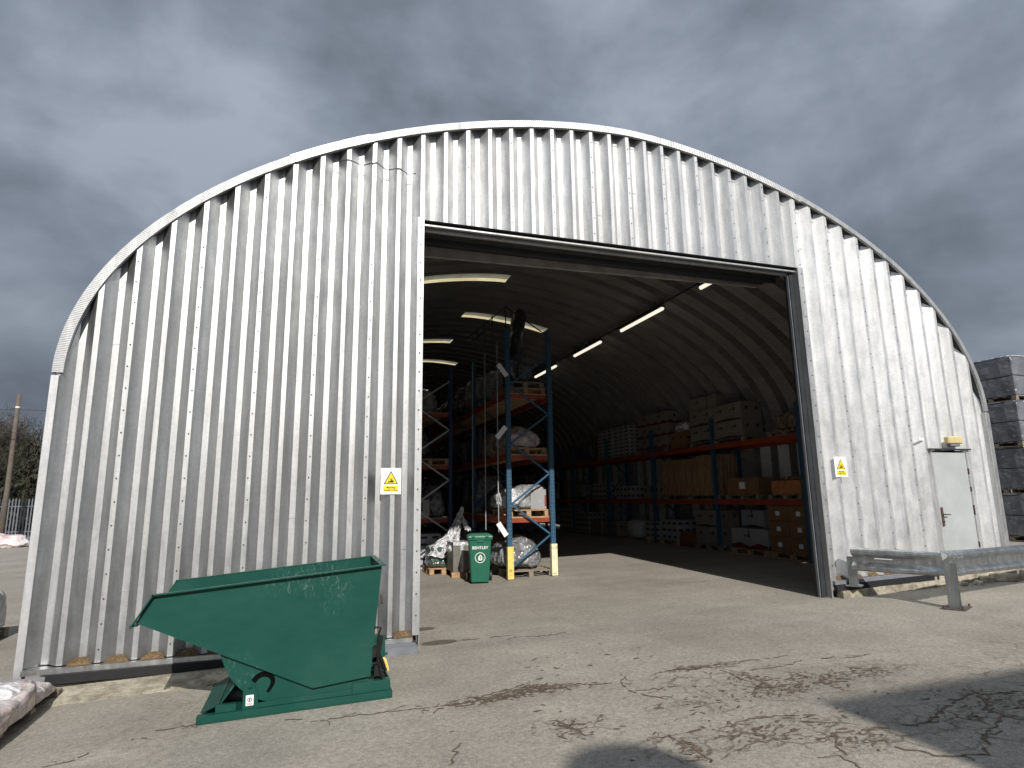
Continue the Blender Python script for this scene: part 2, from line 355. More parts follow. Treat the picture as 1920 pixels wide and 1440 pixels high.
CRK = Mat('crack_dirt', (.07, .05, .035), .95); CRK.color(CRK.ramp(CRK.noise(40, 4), [(.3, (.075, .055, .038)), (.7, (.17, .125, .09))])); CRK = CRK.m
CL = [[(-1.03, 5.58), (-0.81, 5.6), (-0.52, 5.67), (-0.16, 5.59)], [(-.1, 5.42), (0.16, 5.27), (0.48, 5.27), (0.7, 5.23), (0.97, 5.19), (1.24, 5.2)],
      [(1.05, 5.14), (1.21, 5.18), (1.44, 5.19), (1.68, 5.29), (1.96, 5.29), (2.21, 5.26), (2.45, 5.14), (2.66, 5.09), (2.62, 4.88), (2.68, 4.72), (2.77, 4.58)],
      [(1.2, 5.12), (1.5, 5.14), (1.85, 5.22), (2.3, 5.17)], [(1.4, 5.23), (1.75, 5.36), (1.95, 5.45)],
      [(2.66, 5.09), (2.79, 5.22), (2.78, 5.32)], [(3.0, 5.16), (3.23, 5.21), (3.49, 5.21), (3.62, 5.12), (3.66, 4.94), (3.63, 4.71), (3.67, 4.62)],
      [(3.76, 5.16), (4.06, 5.15), (4.5, 5.11)], [(2.67, 4.85), (2.91, 4.8), (3.03, 4.81)], [(2.7, 3.89), (2.86, 3.91), (3.05, 3.95), (3.24, 3.93), (3.4, 3.88), (3.56, 3.82)],
      [(2.47, 3.78), (2.43, 3.62), (2.42, 3.48), (2.59, 3.53), (2.74, 3.6), (2.88, 3.62), (3.01, 3.6), (3.16, 3.53)],
      [(3.22, 3.47), (3.44, 3.51), (3.64, 3.48), (3.82, 3.45), (4.02, 3.42), (4.2, 3.43), (4.46, 3.54), (4.69, 3.61), (4.93, 3.69), (5.06, 3.6), (5.28, 3.56), (5.6, 3.5)],
      [(4.93, 3.69), (4.86, 3.53), (4.71, 3.39), (4.67, 3.28), (4.47, 3.19), (4.27, 3.13), (4.12, 3.01), (3.97, 2.93), (3.79, 2.97), (3.69, 3.01), (3.64, 3.13), (3.58, 3.21)],
      [(4.67, 3.28), (4.73, 3.18), (5.1, 3.1)], [(3.44, 3.51), (3.28, 3.39), (3.17, 3.19), (3.14, 3.08), (3.1, 2.9)], [(2.21, 3.93), (2.4, 3.93), (2.43, 3.83), (2.47, 3.78)],
      [(1.8, 4.54), (1.8, 4.41), (1.86, 4.35), (1.9, 4.18), (1.95, 4.16)], [(0.92, 4.1), (0.99, 4.26), (1.06, 4.4)], [(2.27, 7.05), (2.41, 7.14), (2.62, 7.03), (2.98, 7.04)],
      [(1.48, 7.28), (1.9, 7.25), (2.35, 7.23)], [(-1.2, 5.48), (-1.05, 5.45)], [(-1.59, 5.17), (-1.43, 5.23), (-1.38, 5.33)], [(-1.87, 6.79), (-1.59, 6.82), (-1.1, 6.75)],
      [(3.9, 4.9), (4.2, 4.85), (4.5, 4.95)], [(4.7, 4.9), (5.0, 4.8), (5.2, 4.82)], [(2.2, 6.1), (2.3, 6.15)], [(2.05, 5.9), (2.2, 5.88)], [(6.0, 9.6), (6.3, 9.5)], [(6.5, 9.4), (6.8, 9.5)]]
rc = random.Random(3)
mb = MB()
def crack(pts, wd, lvl=0):
    P = []
    for (a, b_) in zip(pts[:-1], pts[1:]):
        n = max(2, int(math.hypot(b_[0] - a[0], b_[1] - a[1]) / .035))
        for k in range(n):
            t = k / n; P.append((a[0] + (b_[0] - a[0]) * t + rc.gauss(0, .012), a[1] + (b_[1] - a[1]) * t + rc.gauss(0, .012)))
    P.append(pts[-1])
    for i in range(len(P) - 1):
        (x, y), (X, Y) = P[i], P[i + 1]; d = math.hypot(X - x, Y - y) or 1; nx, ny = -(Y - y) / d, (X - x) / d
        wa = wd * (.35 + rc.random() * 1.1); wb = wd * (.35 + rc.random() * 1.1)
        if rc.random() < .13: continue
        mb.quad(*[(u, v, gz(u) + .004) for u, v in ((x + nx * wa, y + ny * wa), (x - nx * wa, y - ny * wa), (X - nx * wb, Y - ny * wb), (X + nx * wb, Y + ny * wb))])
        if lvl < 1 and rc.random() < .16:
            a_ = rc.random() * 6.28; ln = .06 + rc.random() * .16
            crack([(x, y), (x + math.cos(a_) * ln, y + math.sin(a_) * ln * .7)], wd * .6, lvl + 1)
for i, c in enumerate(CL): crack(c, .0065 if i not in (2, 3, 11, 12) else .010)
# clumps of moss and dirt that sit in the cracked areas
for (cx, cy, rx, ry, n) in [(1.65, 5.2, .5, .09, 240), (3.45, 5.17, .3, .05, 70), (3.66, 4.75, .16, .14, 50), (3.9, 4.4, .75, .2, 230), (4.5, 4.4, .5, .12, 90), (3.2, 3.72, .55, .2, 110), (4.85, 3.45, .5, .3, 120), (2.42, 3.72, .07, .14, 60), (1.85, 4.35, .2, .16, 46), (3.5, 3.35, .22, .14, 60), (2.6, 4.3, 1.2, .7, 90), (2.6, 5.9, 1.0, .5, 40), (1.9, 5.3, .14, .1, 50)]:
    for _ in range(int(n * 1.3)):
        x = rc.gauss(cx, rx * .55); y = rc.gauss(cy, ry * .55); r = .003 + rc.random() ** 3 * .010; th_ = rc.gauss(0, .5); ct, st_ = math.cos(th_), math.sin(th_); el = 1.2 + rc.random() * 3.5
        pts = []
        for a in [k * 6.28 / 9 for k in range(9)]:
            rr_ = r * (.35 + rc.random() * 1.1); u_, v_ = math.cos(a) * rr_ * el, math.sin(a) * rr_; pts.append((x + u_ * ct - v_ * st_, y + u_ * st_ + v_ * ct))
        mb.quad(*[(u, v, gz(u) + .005 + rc.random() * .001) for u, v in pts])
o = mb.build('ground_cracks', CRK, recalc=False); tag(o, kind='structure')

# ------------------------------------------------------------------ warehouse
XC, AA, BB, Z0, EN, EM = 4.2024, 6.7267, 4.0057, 2.957, 1.7453, 1.9511
def arch_pt(th, off=0, bulge=0):
    # th 0 = right springing, pi = left springing
    c, s_ = math.cos(th), math.sin(th)
    x = XC + (AA - off) * math.copysign(abs(c) ** (2 / EN), c); z = Z0 + (BB - off) * abs(s_) ** (2 / EM)
    return x, z
def arch_z(x, off=0):
    t = min(1, abs((x - XC) / (AA - off))); return Z0 + (BB - off) * max(0, (1 - t ** EN)) ** (1 / EM)
def section(off, n=150, legs=True):
    P = []
    if legs: P += [(XC - AA + off, gz(XC - AA) + .12), (XC - AA + off, 1.2), (XC - AA + off, 2.2)]
    P += [arch_pt(math.pi * (1 - i / n), off) for i in range(n + 1)]
    if legs: P += [(XC + AA - off, 2.2), (XC + AA - off, 1.2), (XC + AA - off, gz(XC + AA) + .12)]
    return P
WH = thing('warehouse', 'arched galvanised steel warehouse with a wide open front doorway and corrugated facade', 'warehouse', (XC, FY, gz(XC)))
WL = Vector((XC, FY, gz(XC)))
def wpart(mb_, name, mats, par=None, **k):
    o = mb_.build(name, mats, **k)
    o.parent = par or WH
    o.matrix_parent_inverse = Matrix.Translation(-WL) if par is None else Matrix.Identity(4)
    return o

# corrugated front
meas = [-1.859, -1.556, -1.247, -0.935, -0.626, -0.318, -0.008, 0.297, 0.603, 0.93, 1.215, 1.523, 1.823, 2.132, 2.436, 2.732, 3.043, 3.348, 3.647, 3.948, 4.24, 4.525, 4.82, 5.115, 5.422, 5.713, 6.019, 6.319, 6.623, 6.921, 7.225, 7.53, 7.843, 8.158, 8.467, 8.782, 9.095, 9.4, 9.725, 10.036, 10.332, 10.636]
crest = [-2.178] + meas
cs = crest[:]
for _ in range(2):
    cs = [cs[0]] + [(cs[i - 1] + cs[i] * 2 + cs[i + 1]) / 4 for i in range(1, len(cs) - 1)] + [cs[-1]]
crest = cs + [10.93]
CW, VW, DEP = .025, .031, .105
DX0, DX1, DZ = 1.235, 7.17, 5.136
def zb(x): return .135 if x < 5 else gz(x) + .245
def sheet_cols(x0, x1):
    cols = []
    c0 = [-2.48] + crest
    for i in range(len(c0) - 1):
        a, b_ = c0[i], c0[i + 1]; mid_ = (a + b_) / 2
        cols += [(a - CW, 0), (a + CW, 0), (mid_ - VW, DEP), (mid_ + VW, DEP)]
    cols += [(c0[-1] - CW, 0)]
    cols = [c for c in cols if x0 <= c[0] <= x1]
    def dep(x):
        for i in range(len(c0) - 1):
            a, b_ = c0[i], c0[i + 1]
            if a <= x <= b_:
                mid_ = (a + b_) / 2; d_ = abs(x - mid_)
                h = (b_ - a) / 2
                return DEP * max(0, min(1, (h - CW - d_) / (h - CW - VW)))
        return 0
    if cols[0][0] > x0 + .002: cols = [(x0, dep(x0))] + cols
    if cols[-1][0] < x1 - .002: cols = cols + [(x1, dep(x1))]
    return cols
def cladding(x0, x1, zlow):
    mb_ = MB(); cols = sheet_cols(x0, x1)
    for (a, da), (b_, db) in zip(cols[:-1], cols[1:]):
        za0, za1 = zlow(a), arch_z(a, .075); zb0, zb1 = zlow(b_), arch_z(b_, .075)
        n = 7
        for k in range(n):
            t0, t1 = k / n, (k + 1) / n
            mb_.quad((a, FY + da, za0 + (za1 - za0) * t0), (b_, FY + db, zb0 + (zb1 - zb0) * t0), (b_, FY + db, zb0 + (zb1 - zb0) * t1), (a, FY + da, za0 + (za1 - za0) * t1))
    return mb_
def bolts(idx, zlow):
    mb_ = MB()
    for i in idx:
        x = crest[i]; z = zlow(x) + .12
        while z < arch_z(x, .12):
            r = .0075; jx = x + random.gauss(0, .003)
            ring = [(jx + math.cos(k * math.pi / 3) * r, z + math.sin(k * math.pi / 3) * r) for k in range(6)]
            mb_.prism(ring, FY - .008, FY - .0005)
            z += .2335
    return mb_
pcl = wpart(cladding(-2.475, DX0, zb), 'front_cladding', GALV, recalc=False)
o = wpart(bolts([1, 3, 5, 7, 9, 11], zb), 'bolts', DARKSTEEL); o.parent = pcl; o.matrix_parent_inverse = Matrix.Identity(4); o['kind'] = 'stuff'
pch = wpart(cladding(DX0 + .002, DX1 - .002, lambda x: DZ), 'header_cladding', GALVHEAD, recalc=False)
o = wpart(bolts([13, 15, 17, 19, 21, 23, 25, 27, 29], lambda x: DZ), 'bolts', DARKSTEEL); o.parent = pch; o.matrix_parent_inverse = Matrix.Identity(4); o['kind'] = 'stuff'
# right of the door the sheet is cut round the personnel door
PD0, PD1, PDZ = 9.47, 10.30, 2.29
def zr(x): return PDZ if PD0 + .001 < x < PD1 - .001 else zb(x)
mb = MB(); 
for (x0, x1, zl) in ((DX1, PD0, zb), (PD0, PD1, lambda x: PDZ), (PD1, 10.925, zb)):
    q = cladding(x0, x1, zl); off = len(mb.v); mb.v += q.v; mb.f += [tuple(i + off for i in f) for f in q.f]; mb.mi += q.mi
pcr = wpart(mb, 'front_cladding', GALVBRIGHT, recalc=False)
o = wpart(bolts([31, 33, 35, 37], zb), 'bolts', DARKSTEEL); o.parent = pcr; o.matrix_parent_inverse = Matrix.Identity(4); o['kind'] = 'stuff'
mb = MB(); mb.box(DX0 + .012, DX1 - .012, FY - .001, FY + DEP + .01, DZ - .006, DZ - .001); wpart(mb, 'closure_strip', DARKSTEEL)
# lap joints in the valleys
mb = MB()
for i, (a, b_) in enumerate(zip(crest[:-1], crest[1:])):
    xm = (a + b_) / 2
    for k in range(2):
        z = random.uniform(.5, arch_z(xm) - .5)
        if DX0 < xm < DX1 and z < DZ + .15: continue
        if PD0 < xm < PD1 and z < PDZ + .3: continue
        if random.random() < .34: mb.box(xm - VW - .002, xm + VW + .002, FY + DEP - .004, FY + DEP + .004, z, z + .006)
o = wpart(mb, 'lap_joints', GALVDARK); o['kind'] = 'stuff'; o.parent = pcl; o.matrix_parent_inverse = Matrix.Identity(4)
# a loose cable over the top left of the front
mb = MB(); P = []
ck = [(.035, 5.806), (.14, 5.742), (.294, 5.802), (.453, 5.745), (.629, 5.82), (.757, 5.732), (.919, 5.789), (1.03, 5.72), (1.15, 5.755)]
for i in range(len(ck) - 1):
    for k in range(6):
        t = k / 6; P.append((ck[i][0] + (ck[i + 1][0] - ck[i][0]) * t, FY - .012, ck[i][1] + (ck[i + 1][1] - ck[i][1]) * t))
mb.tube(P, .006, 5); o = wpart(mb, 'cable', DARKSTEEL)

# crimped edge band that follows the arch
def band(th0, th1, wdt, yf, crimp, name, mat, proud=0):
    mb_ = MB(); n = int(abs(th1 - th0) / math.pi * 2600) if crimp else 60
    pts = []
    for i in range(n + 1):
        th = th0 + (th1 - th0) * i / n
        d = (.0035 if i % 4 in (0, 1) else 0) * (1 if th > 2.0 else .5) if crimp else 0
        xo, zo = arch_pt(th, -proud); xi, zi = arch_pt(th, wdt)
        pts.append((xo, zo, xi, zi, yf - d))
    for a, b_ in zip(pts[:-1], pts[1:]):
        mb_.quad((a[0], a[4], a[1]), (b_[0], b_[4], b_[1]), (b_[2], b_[4], b_[3]), (a[2], a[4], a[3]))
        mb_.quad((a[0], a[4], a[1]), (a[0], FY + .10, a[1]), (b_[0], FY + .10, b_[1]), (b_[0], b_[4], b_[1]))
        mb_.quad((a[2], a[4], a[3]), (b_[2], b_[4], b_[3]), (b_[2], FY + .02, b_[3]), (a[2], FY + .02, a[3]))
    return wpart(mb_, name, mat, recalc=False)
tl = math.pi
band(math.pi, 2.35, .10, FY - .022, True, 'edge_band', GALVTRIM)
band(2.37, 2.20, .105, FY - .032, False, 'edge_band', GALVTRIM, .006)
band(2.21, 1.02, .098, FY - .022, True, 'edge_band', GALVTRIM)
band(1.04, .60, .075, FY - .026, False, 'edge_band', GALVTRIM, .003)
band(.61, 0, .072, FY - .020, False, 'edge_band', GALVTRIM)
# soffit that closes the valleys under the band
mb = MB()
for i in range(300):
    th0, th1 = math.pi * i / 300, math.pi * (i + 1) / 300
    a, b_ = arch_pt(th0, .06), arch_pt(th1, .06)
    mb.quad((a[0], FY - .005, a[1]), (b_[0], FY - .005, b_[1]), (b_[0], FY + .14, b_[1]), (a[0], FY + .14, a[1]))
wpart(mb, 'soffit', DARKSTEEL, recalc=False)
# vertical corner trims
mb = MB(); mb.box(-2.53, -2.455, FY - .02, FY + .06, gz(-2.5) + .10, 2.93); wpart(mb, 'corner_trim', GALVTRIM, bevel=.004)
mb = MB(); mb.box(10.85, 10.94, FY - .02, FY + .06, gz(10.9) + .18, 2.93); wpart(mb, 'corner_trim', GALVTRIM, bevel=.004)

# vault: deep ribs run over the arch, 0.61 m apart
YB = FY + 36.6
prof = []; y = FY + .08
SKY = {}     # skylight panels: rib number -> (x0, x1)
nrib = 60
def vault_sheet():
    mb_ = MB(); secs = []
    y = FY + .10
    rows = []
    for i in range(nrib):
        pw_ = .50 if any(abs(y + .2 - t[0]) < .31 and abs(round((t[0] - FY - .10) / .61) - i) < .5 for t in SKYL) else .36
        rows += [(y, .22), (y + pw_, .22), (y + pw_ + .025, -.03), (y + .585, -.03)]; y += .61
    rows.append((y, .22))
    uv = []
    base = [section(o_) for o_ in (.22, -.03)]
    def sec(off): return base[0] if off == .22 else base[1]
    for (ya, oa), (yb, ob) in zip(rows[:-1], rows[1:]):
        A_, B_ = sec(oa), sec(ob); s_ = 0
        isky = oa == ob == .22 and abs(yb - ya - .50) < .01
        for k in range(len(A_) - 1):
            ln = math.hypot(A_[k + 1][0] - A_[k][0], A_[k + 1][1] - A_[k][1])
            if isky:
                yy, xa, xb = [t for t in SKYL if abs(ya - t[0]) < .31][0]
                xm = (A_[k][0] + A_[k + 1][0]) / 2
                if A_[k][1] > 4 and xa < xm < xb: s_ += ln; continue
            mb_.quad((A_[k][0], ya, A_[k][1]), (A_[k + 1][0], ya, A_[k + 1][1]), (B_[k + 1][0], yb, B_[k + 1][1]), (B_[k][0], yb, B_[k][1]))
            uv.append((s_, s_ + ln, ya, yb)); s_ += ln
            mb_.mi[-1] = 0
    return mb_, uv
SKYL = [(12.76, 1.2, 4.30), (15.81, 3.9, 6.40), (18.86, 1.6, 4.25), (21.91, 3.0, 5.15), (24.96, 1.6, 4.2), (28.01, 3.0, 5.1)]
SKYY = [t[0] for t in SKYL]
vm, uv = vault_sheet()
vault = wpart(vm, 'vault', [VAULT, VAULTWALL], recalc=False)
ul = vault.data.uv_layers.new(name='UVMap')
for p, (s0, s1, ya, yb) in zip(vault.data.polygons, uv):
    for li, c in zip(p.loop_indices, ((s0, ya), (s1, ya), (s1, yb), (s0, yb))): ul.data[li].uv = c
    zc = p.center.z
    if zc < 2.6 and abs((yb - ya) - .36) < .01: p.material_index = 1
SKM = Mat('skylight_sheet', (.80, .70, .42), .6); t_ = SKM.t
tr = SKM.node('ShaderNodeBsdfTranslucent'); tr.inputs[0].default_value = (.80, .70, .44, 1); ms = SKM.node('ShaderNodeMixShader'); ms.inputs[0].default_value = .8
SKM.link(SKM.b.outputs[0], ms.inputs[1]); SKM.link(tr.outputs[0], ms.inputs[2]); SKM.link(ms.outputs[0], t_.nodes['Material Output'].inputs[0])
SKM.link(SKM.ramp(SKM.noise(3, 5), [(.3, (.62, .52, .28)), (.7, (.86, .78, .52))]), tr.inputs[0]); SKM = SKM.m
for (yy, xa, xb) in SKYL:
    mb = MB(); n = 30; i = round((yy - FY - .10) / .61); ya = FY + .10 + i * .61
    for k in range(n):
        x0 = xa + (xb - xa) * k / n; x1 = xa + (xb - xa) * (k + 1) / n
        ym = ya + .25
        mb.quad((x0, ya - .002, arch_z(x0, .22)), (x1, ya - .002, arch_z(x1, .22)), (x1, ym, arch_z(x1, .20)), (x0, ym, arch_z(x0, .20)))
        mb.quad((x0, ym, arch_z(x0, .20)), (x1, ym, arch_z(x1, .20)), (x1, ya + .502, arch_z(x1, .22)), (x0, ya + .502, arch_z(x0, .22)))
    wpart(mb, 'skylight', SKM, recalc=False)
mb = MB(); P = section(.05, 80)
mb.quad(*[(x, YB + .1, z) for x, z in P]); wpart(mb, 'back_wall', VAULTWALL)

# doorway: steel frame, head rail, roller housing
mb = MB(); mb.box(7.075, 7.155, FY + .09, FY + .12, gz(7), DZ); mb.box(7.075, 7.095, FY + .1205, FY + .19, gz(7), DZ); mb.box(7.11, 7.155, FY + .16, FY + .24, gz(7), DZ); wpart(mb, 'door_jamb', DARKSTEEL)
mb = MB(); mb.box(7.157, 7.178, FY - .012, FY + .085, gz(7), DZ); mb.box(7.1785, 7.262, FY - .012, FY - .004, zb(7.2) - .14, DZ); wpart(mb, 'jamb_trim', GALVTRIM)
mb = MB(); mb.box(1.165, 1.245, FY - .012, FY - .004, gz(1.2) + .14, DZ + .02); mb.box(1.236, 1.247, FY - .003, FY + .10, gz(1.2), DZ - .002); wpart(mb, 'jamb_trim', GALVTRIM)
mb = MB()
for k in range(21): mb.tube([(1.205, FY - .021, .35 + k * .2335), (1.205, FY - .0125, .35 + k * .2335)], .009, 6)
for k in range(21): mb.tube([(7.222, FY - .021, .6 + k * .2335), (7.222, FY - .0125, .6 + k * .2335)], .008, 6) if .6 + k * .2335 < DZ else None
o = wpart(mb, 'jamb_bolts', DARKSTEEL); o['kind'] = 'stuff'
mb = MB(); mb.box(1.10, 1.23, FY + .11, FY + .34, gz(1.2), DZ); wpart(mb, 'door_jamb', DARKSTEEL)
mb = MB(); mb.box(7.062, 7.074, FY + .11, FY + .15, gz(7), DZ - .1); wpart(mb, 'door_guide', GREYM)
mb = MB(); mb.box(1.25, 7.155, FY + .13, FY + .80, DZ - .01, DZ + .5); wpart(mb, 'roller_housing', DARKSTEEL)
mb = MB(); mb.box(1.25, 7.155, FY + .12, FY + .17, DZ - .10, DZ - .05); mb.box(1.25, 7.155, FY + .04, FY + .085, DZ - .065, DZ - .035); wpart(mb, 'head_rail', GALVTRIM, bevel=.006)
mb = MB(); mb.prism([(1.25, 4.985), (7.1, 5.09), (7.1, 5.19), (1.25, 5.17)], FY + .82, FY + .87); mb.box(1.25, 7.1, FY + .85, FY + .93, 5.192, 5.21)
for xx in (2.45, 3.35, 5.2): mb.box(xx, xx + .01, FY + .812, FY + .819, 5.06, 5.17)
wpart(mb, 'header_beam', HEADER)
mb = MB(); mb.box(1.25, 7.0, FY + .30, FY + .33, DZ - .17, DZ - .105); wpart(mb, 'door_seal', BLACK)
# sill strips, fillers and concrete footing
mb = MB(); rr = random.Random(5)
for a, b_ in zip(crest[:-1], crest[1:]):
    xm = (a + b_) / 2
    if DX0 - .2 < xm < DX1 + .05 and not xm < DX0 - .05: continue
    if PD0 - .1 < xm < PD1 + .1: continue
    z = zb(xm) - .008
    n = 8; top = []
    for k in range(n + 1):
        t = k / n; top.append((xm - .105 + .21 * t, z + (.042 + rr.random() * .012) * math.sin(math.pi * t) ** .7 + .002))
    mb.prism([(xm - .115, z - .05)] + top + [(xm + .115, z - .05)], FY + .004 + rr.random() * .01, FY + DEP - .004)
o = wpart(mb, 'valley_filler', FILL); o['kind'] = 'stuff'
def sill(x0, x1, y0, y1, h0, h1, mat, name, nseg=14, jit=.0, world=False, slope=0):
    mb_ = MB(); gz = (lambda x: 0) if world else globals()['gz']
    for k in range(nseg):
        a = x0 + (x1 - x0) * k / nseg; b_ = x0 + (x1 - x0) * (k + 1) / nseg
        j0, j1 = rr.uniform(-jit, jit), rr.uniform(-jit, jit)
        i = len(mb_.v)
        for x, j in ((a, j0 if not k else sill.j), (b_, j1)):
            mb_.v += [(x, y0 + j, gz(x) + h0 + j * .4), (x, y1, gz(x) + h0), (x, y0 + j, gz(x) + h1 + j * .3 - slope), (x, y1, gz(x) + h1)]
        sill.j = j1
        for f in ((0, 4, 6, 2), (2, 6, 7, 3), (1, 3, 7, 5), (0, 1, 5, 4)): mb_.f.append(tuple(i + t for t in f)); mb_.mi.append(0)
        if k == 0: mb_.f.append((i, i + 2, i + 3, i + 1)); mb_.mi.append(0)
        if k == nseg - 1: mb_.f.append((i + 4, i + 5, i + 7, i + 6)); mb_.mi.append(0)
    return wpart(mb_, name, mat, recalc=True)
sill.j = 0
sill(-2.46, 1.16, FY - .055, FY + .08, .078, .125, GALVDARK, 'sill_flashing', 14, 0, True)
sill(-2.95, -2.25, FY - .16, FY - .06, -.08, .06, GREYM, 'damp_membrane', 8, .02, True, .07)
sill(-2.25, .20, FY - .09, FY - .058, -.005, .076, BLACKM, 'damp_membrane', 12, .005, True)
sill(.52, 1.19, FY - .25, FY - .058, -.02, .076, GREYM, 'damp_membrane', 6, .01, True)
sill(-2.25, .5, FY - .50, FY - .092, -.02, .055, CONC, 'concrete_footing', 40, .025, False, .05)
mb = MB()
sill(7.19, 9.46, FY - .06, FY + .06, .185, .235, GREYM, 'sill_flashing')
sill(7.20, 9.2, FY - .075, FY - .0, .10, .183, BLACKM, 'damp_membrane', 10, .006)
sill(7.26, 9.1, FY - .10, FY - .005, -.02, .10, CONC, 'concrete_footing', 26, .015)
sill(9.1, 10.9, FY - .07, FY + .06, -.02, .15, CONC, 'concrete_footing', 26, .015)
# broken lumps of kerb past the footing
mb = MB()
for k in range(9):
    x = 9.5 + k * .28 + rr.random() * .1; s_ = .05 + rr.random() * .06
    M_ = Matrix.Translation((x, FY - .12 - rr.random() * .12, gz(x) + s_ * .45)) @ Matrix.Rotation(rr.random() * 3, 4, 'Z') @ Matrix.Rotation(rr.random() * .5, 4, 'X')
    mb.box(-s_ * 1.5, s_ * 1.5, -s_, s_, -s_ * .6, s_ * .6, M_)
o = wpart(mb, 'broken_footing', CONC, bevel=.012)

# personnel door
mb = MB(); mb.box(PD0 + .03, PD1 - .03, FY + .012, FY + .05, gz(9.9) + .03, PDZ - .04); pdoor = wpart(mb, 'door', DOORG, bevel=.003)
mb = MB()
for a, b_ in ((PD0 + .004, PD0 + .028), (PD1 - .026, PD1 - .004)): mb.box(a, b_, FY - .006, FY + .06, gz(9.9) + .02, PDZ - .002)
wpart(mb, 'door_frame', GALVBRIGHT)
mb = MB()
for z in (.75, 1.25, 1.62, 1.9):
    mb = MB(); mb.box(PD1 - .034, PD1 - .022, FY - .010, FY + .014, z, z + .07 + rr.random() * .12); o = wpart(mb, 'hinge', RUST); o.parent = pdoor; o.matrix_parent_inverse = Matrix.Identity(4)
mb = MB(); mb.box(PD0 - .05, PD1 + .04, FY - .045, FY + .02, PDZ + .0, PDZ + .022); wpart(mb, 'drip_rail', DARKSTEEL)
mb = MB(); mb.box(9.535, 9.575, FY - .004, FY + .013, 1.09, 1.38); mb.tube([(9.555, FY - .004, 1.27), (9.555, FY - .05, 1.27), (9.66, FY - .05, 1.265)], .009, 7); mb.tube([(9.555, FY - .02, 1.16), (9.555, FY + .0, 1.16)], .014, 8)
o = wpart(mb, 'handle', RUST); o.parent = pdoor; o.matrix_parent_inverse = Matrix.Identity(4)

# wall lamp over the door
WLAMP = simple('aged_lamp_plastic', (.55, .47, .22), .45, 0, .12, 10)
t = thing('wall_lamp', 'yellowed bulkhead lamp on the cladding above the small grey door', 'lamp', (9.95, FY, 2.42))
mb = MB(); mb.box(-.16, .16, -.10, -.012, -.03, .085); mb.build('lamp_housing', WLAMP, t, bevel=.014)
mb = MB(); mb.box(-.10, .11, -.085, -.01, -.075, -.031); mb.build('lamp_base', GREYM, t, bevel=.01)
mb = MB(); mb.box(9.25, 9.36, FY - .012, FY - .003, 2.44, 2.475); tag(mb.build('wall_tag', LABELW), 'tiny blank white strip on the cladding left of the yellowed lamp', 'tag')

# ------------------------------------------------------------------ signs
def text_obj(name, body, size, mat, parent, loc, rot, extrude=.0006, align='CENTER'):
    cu_ = bpy.data.curves.new(name, 'FONT'); cu_.body = body; cu_.size = size; cu_.align_x = align; cu_.align_y = 'CENTER'; cu_.extrude = extrude
    cu_.offset = size * .02
    to = bpy.data.objects.new(name, cu_); COL.objects.link(to)
    dg = bpy.context.evaluated_depsgraph_get(); me = bpy.data.meshes.new_from_object(to.evaluated_get(dg)); bpy.data.objects.remove(to)
    o_ = bpy.data.objects.new(name, me); COL.objects.link(o_); me.materials.clear(); me.materials.append(mat)
    o_.parent = parent; o_.location = loc; o_.rotation_euler = rot; return o_
def warning_sign(x, z, label, y, w_=.235, h_=.30):
    t = thing('warning_sign', label, 'sign', (x, y, z), 0, 'forklift warning signs on the facade')
    mb_ = MB(); mb_.box(-w_ / 2, w_ / 2, -.004, 0, -h_ / 2, h_ / 2); mb_.build('sign_board', SIGNW, t, bevel=.001)
    k = w_ / .235
    mb_ = MB(); mb_.prism([(-.083 * k, -.035), (.083 * k, -.035), (0, .118)], -.0056, -.0045); mb_.build('triangle_border', DARKP, t)
    mb_ = MB(); mb_.prism([(-.066 * k, -.026), (.066 * k, -.026), (0, .098)], -.0068, -.0058); mb_.build('triangle_field', YPRINT, t)
    mb_ = MB(); mb_.prism([(-.03, -.016), (.03, -.016), (.034, .006), (.012, .010), (.004, .012), (-.008, .002), (-.032, -.004)], -.0080, -.0070)
    mb_.prism([(-.006, .008), (.006, .006), (.008, .028), (.001, .037), (-.005, .030)], -.0080, -.0070)
    mb_.prism([(-.028, -.008), (-.023, -.008), (-.018, .045), (-.022, .045)], -.0080, -.0070)
    mb_.prism([(.012, .008), (.016, .008), (.019, .040), (.015, .040)], -.0080, -.0070)
    mb_.prism([(-.045, -.018), (-.020, -.018), (-.020, -.015), (-.045, -.015)], -.0080, -.0070)
    mb_.build('forklift_pictogram', DARKP, t)
    mb_ = MB(); mb_.box(-.085 * k, .085 * k, -.0056, -.0045, -.12, -.055); mb_.build('text_panel', YPRINT, t)
    text_obj('lettering', 'Moving', .034, DARKP, t, (0, -.0064, -.072), (R(90), 0, 0))
    text_obj('lettering', 'Forklift Trucks', .026, DARKP, t, (0, -.0064, -.103), (R(90), 0, 0))
    mb_ = MB()
    for zz in (.134, -.134): mb_.tube([(0, -.0075, zz), (0, -.0045, zz)], .004, 6)
    mb_.build('screw', DARKSTEEL, t)
warning_sign(.895, 1.845, 'white and yellow forklift warning sign on the cladding left of the doorway', FY - .008)
warning_sign(7.57, 2.015, 'white and yellow forklift warning sign on the cladding between doorway and small grey door', FY - .02)

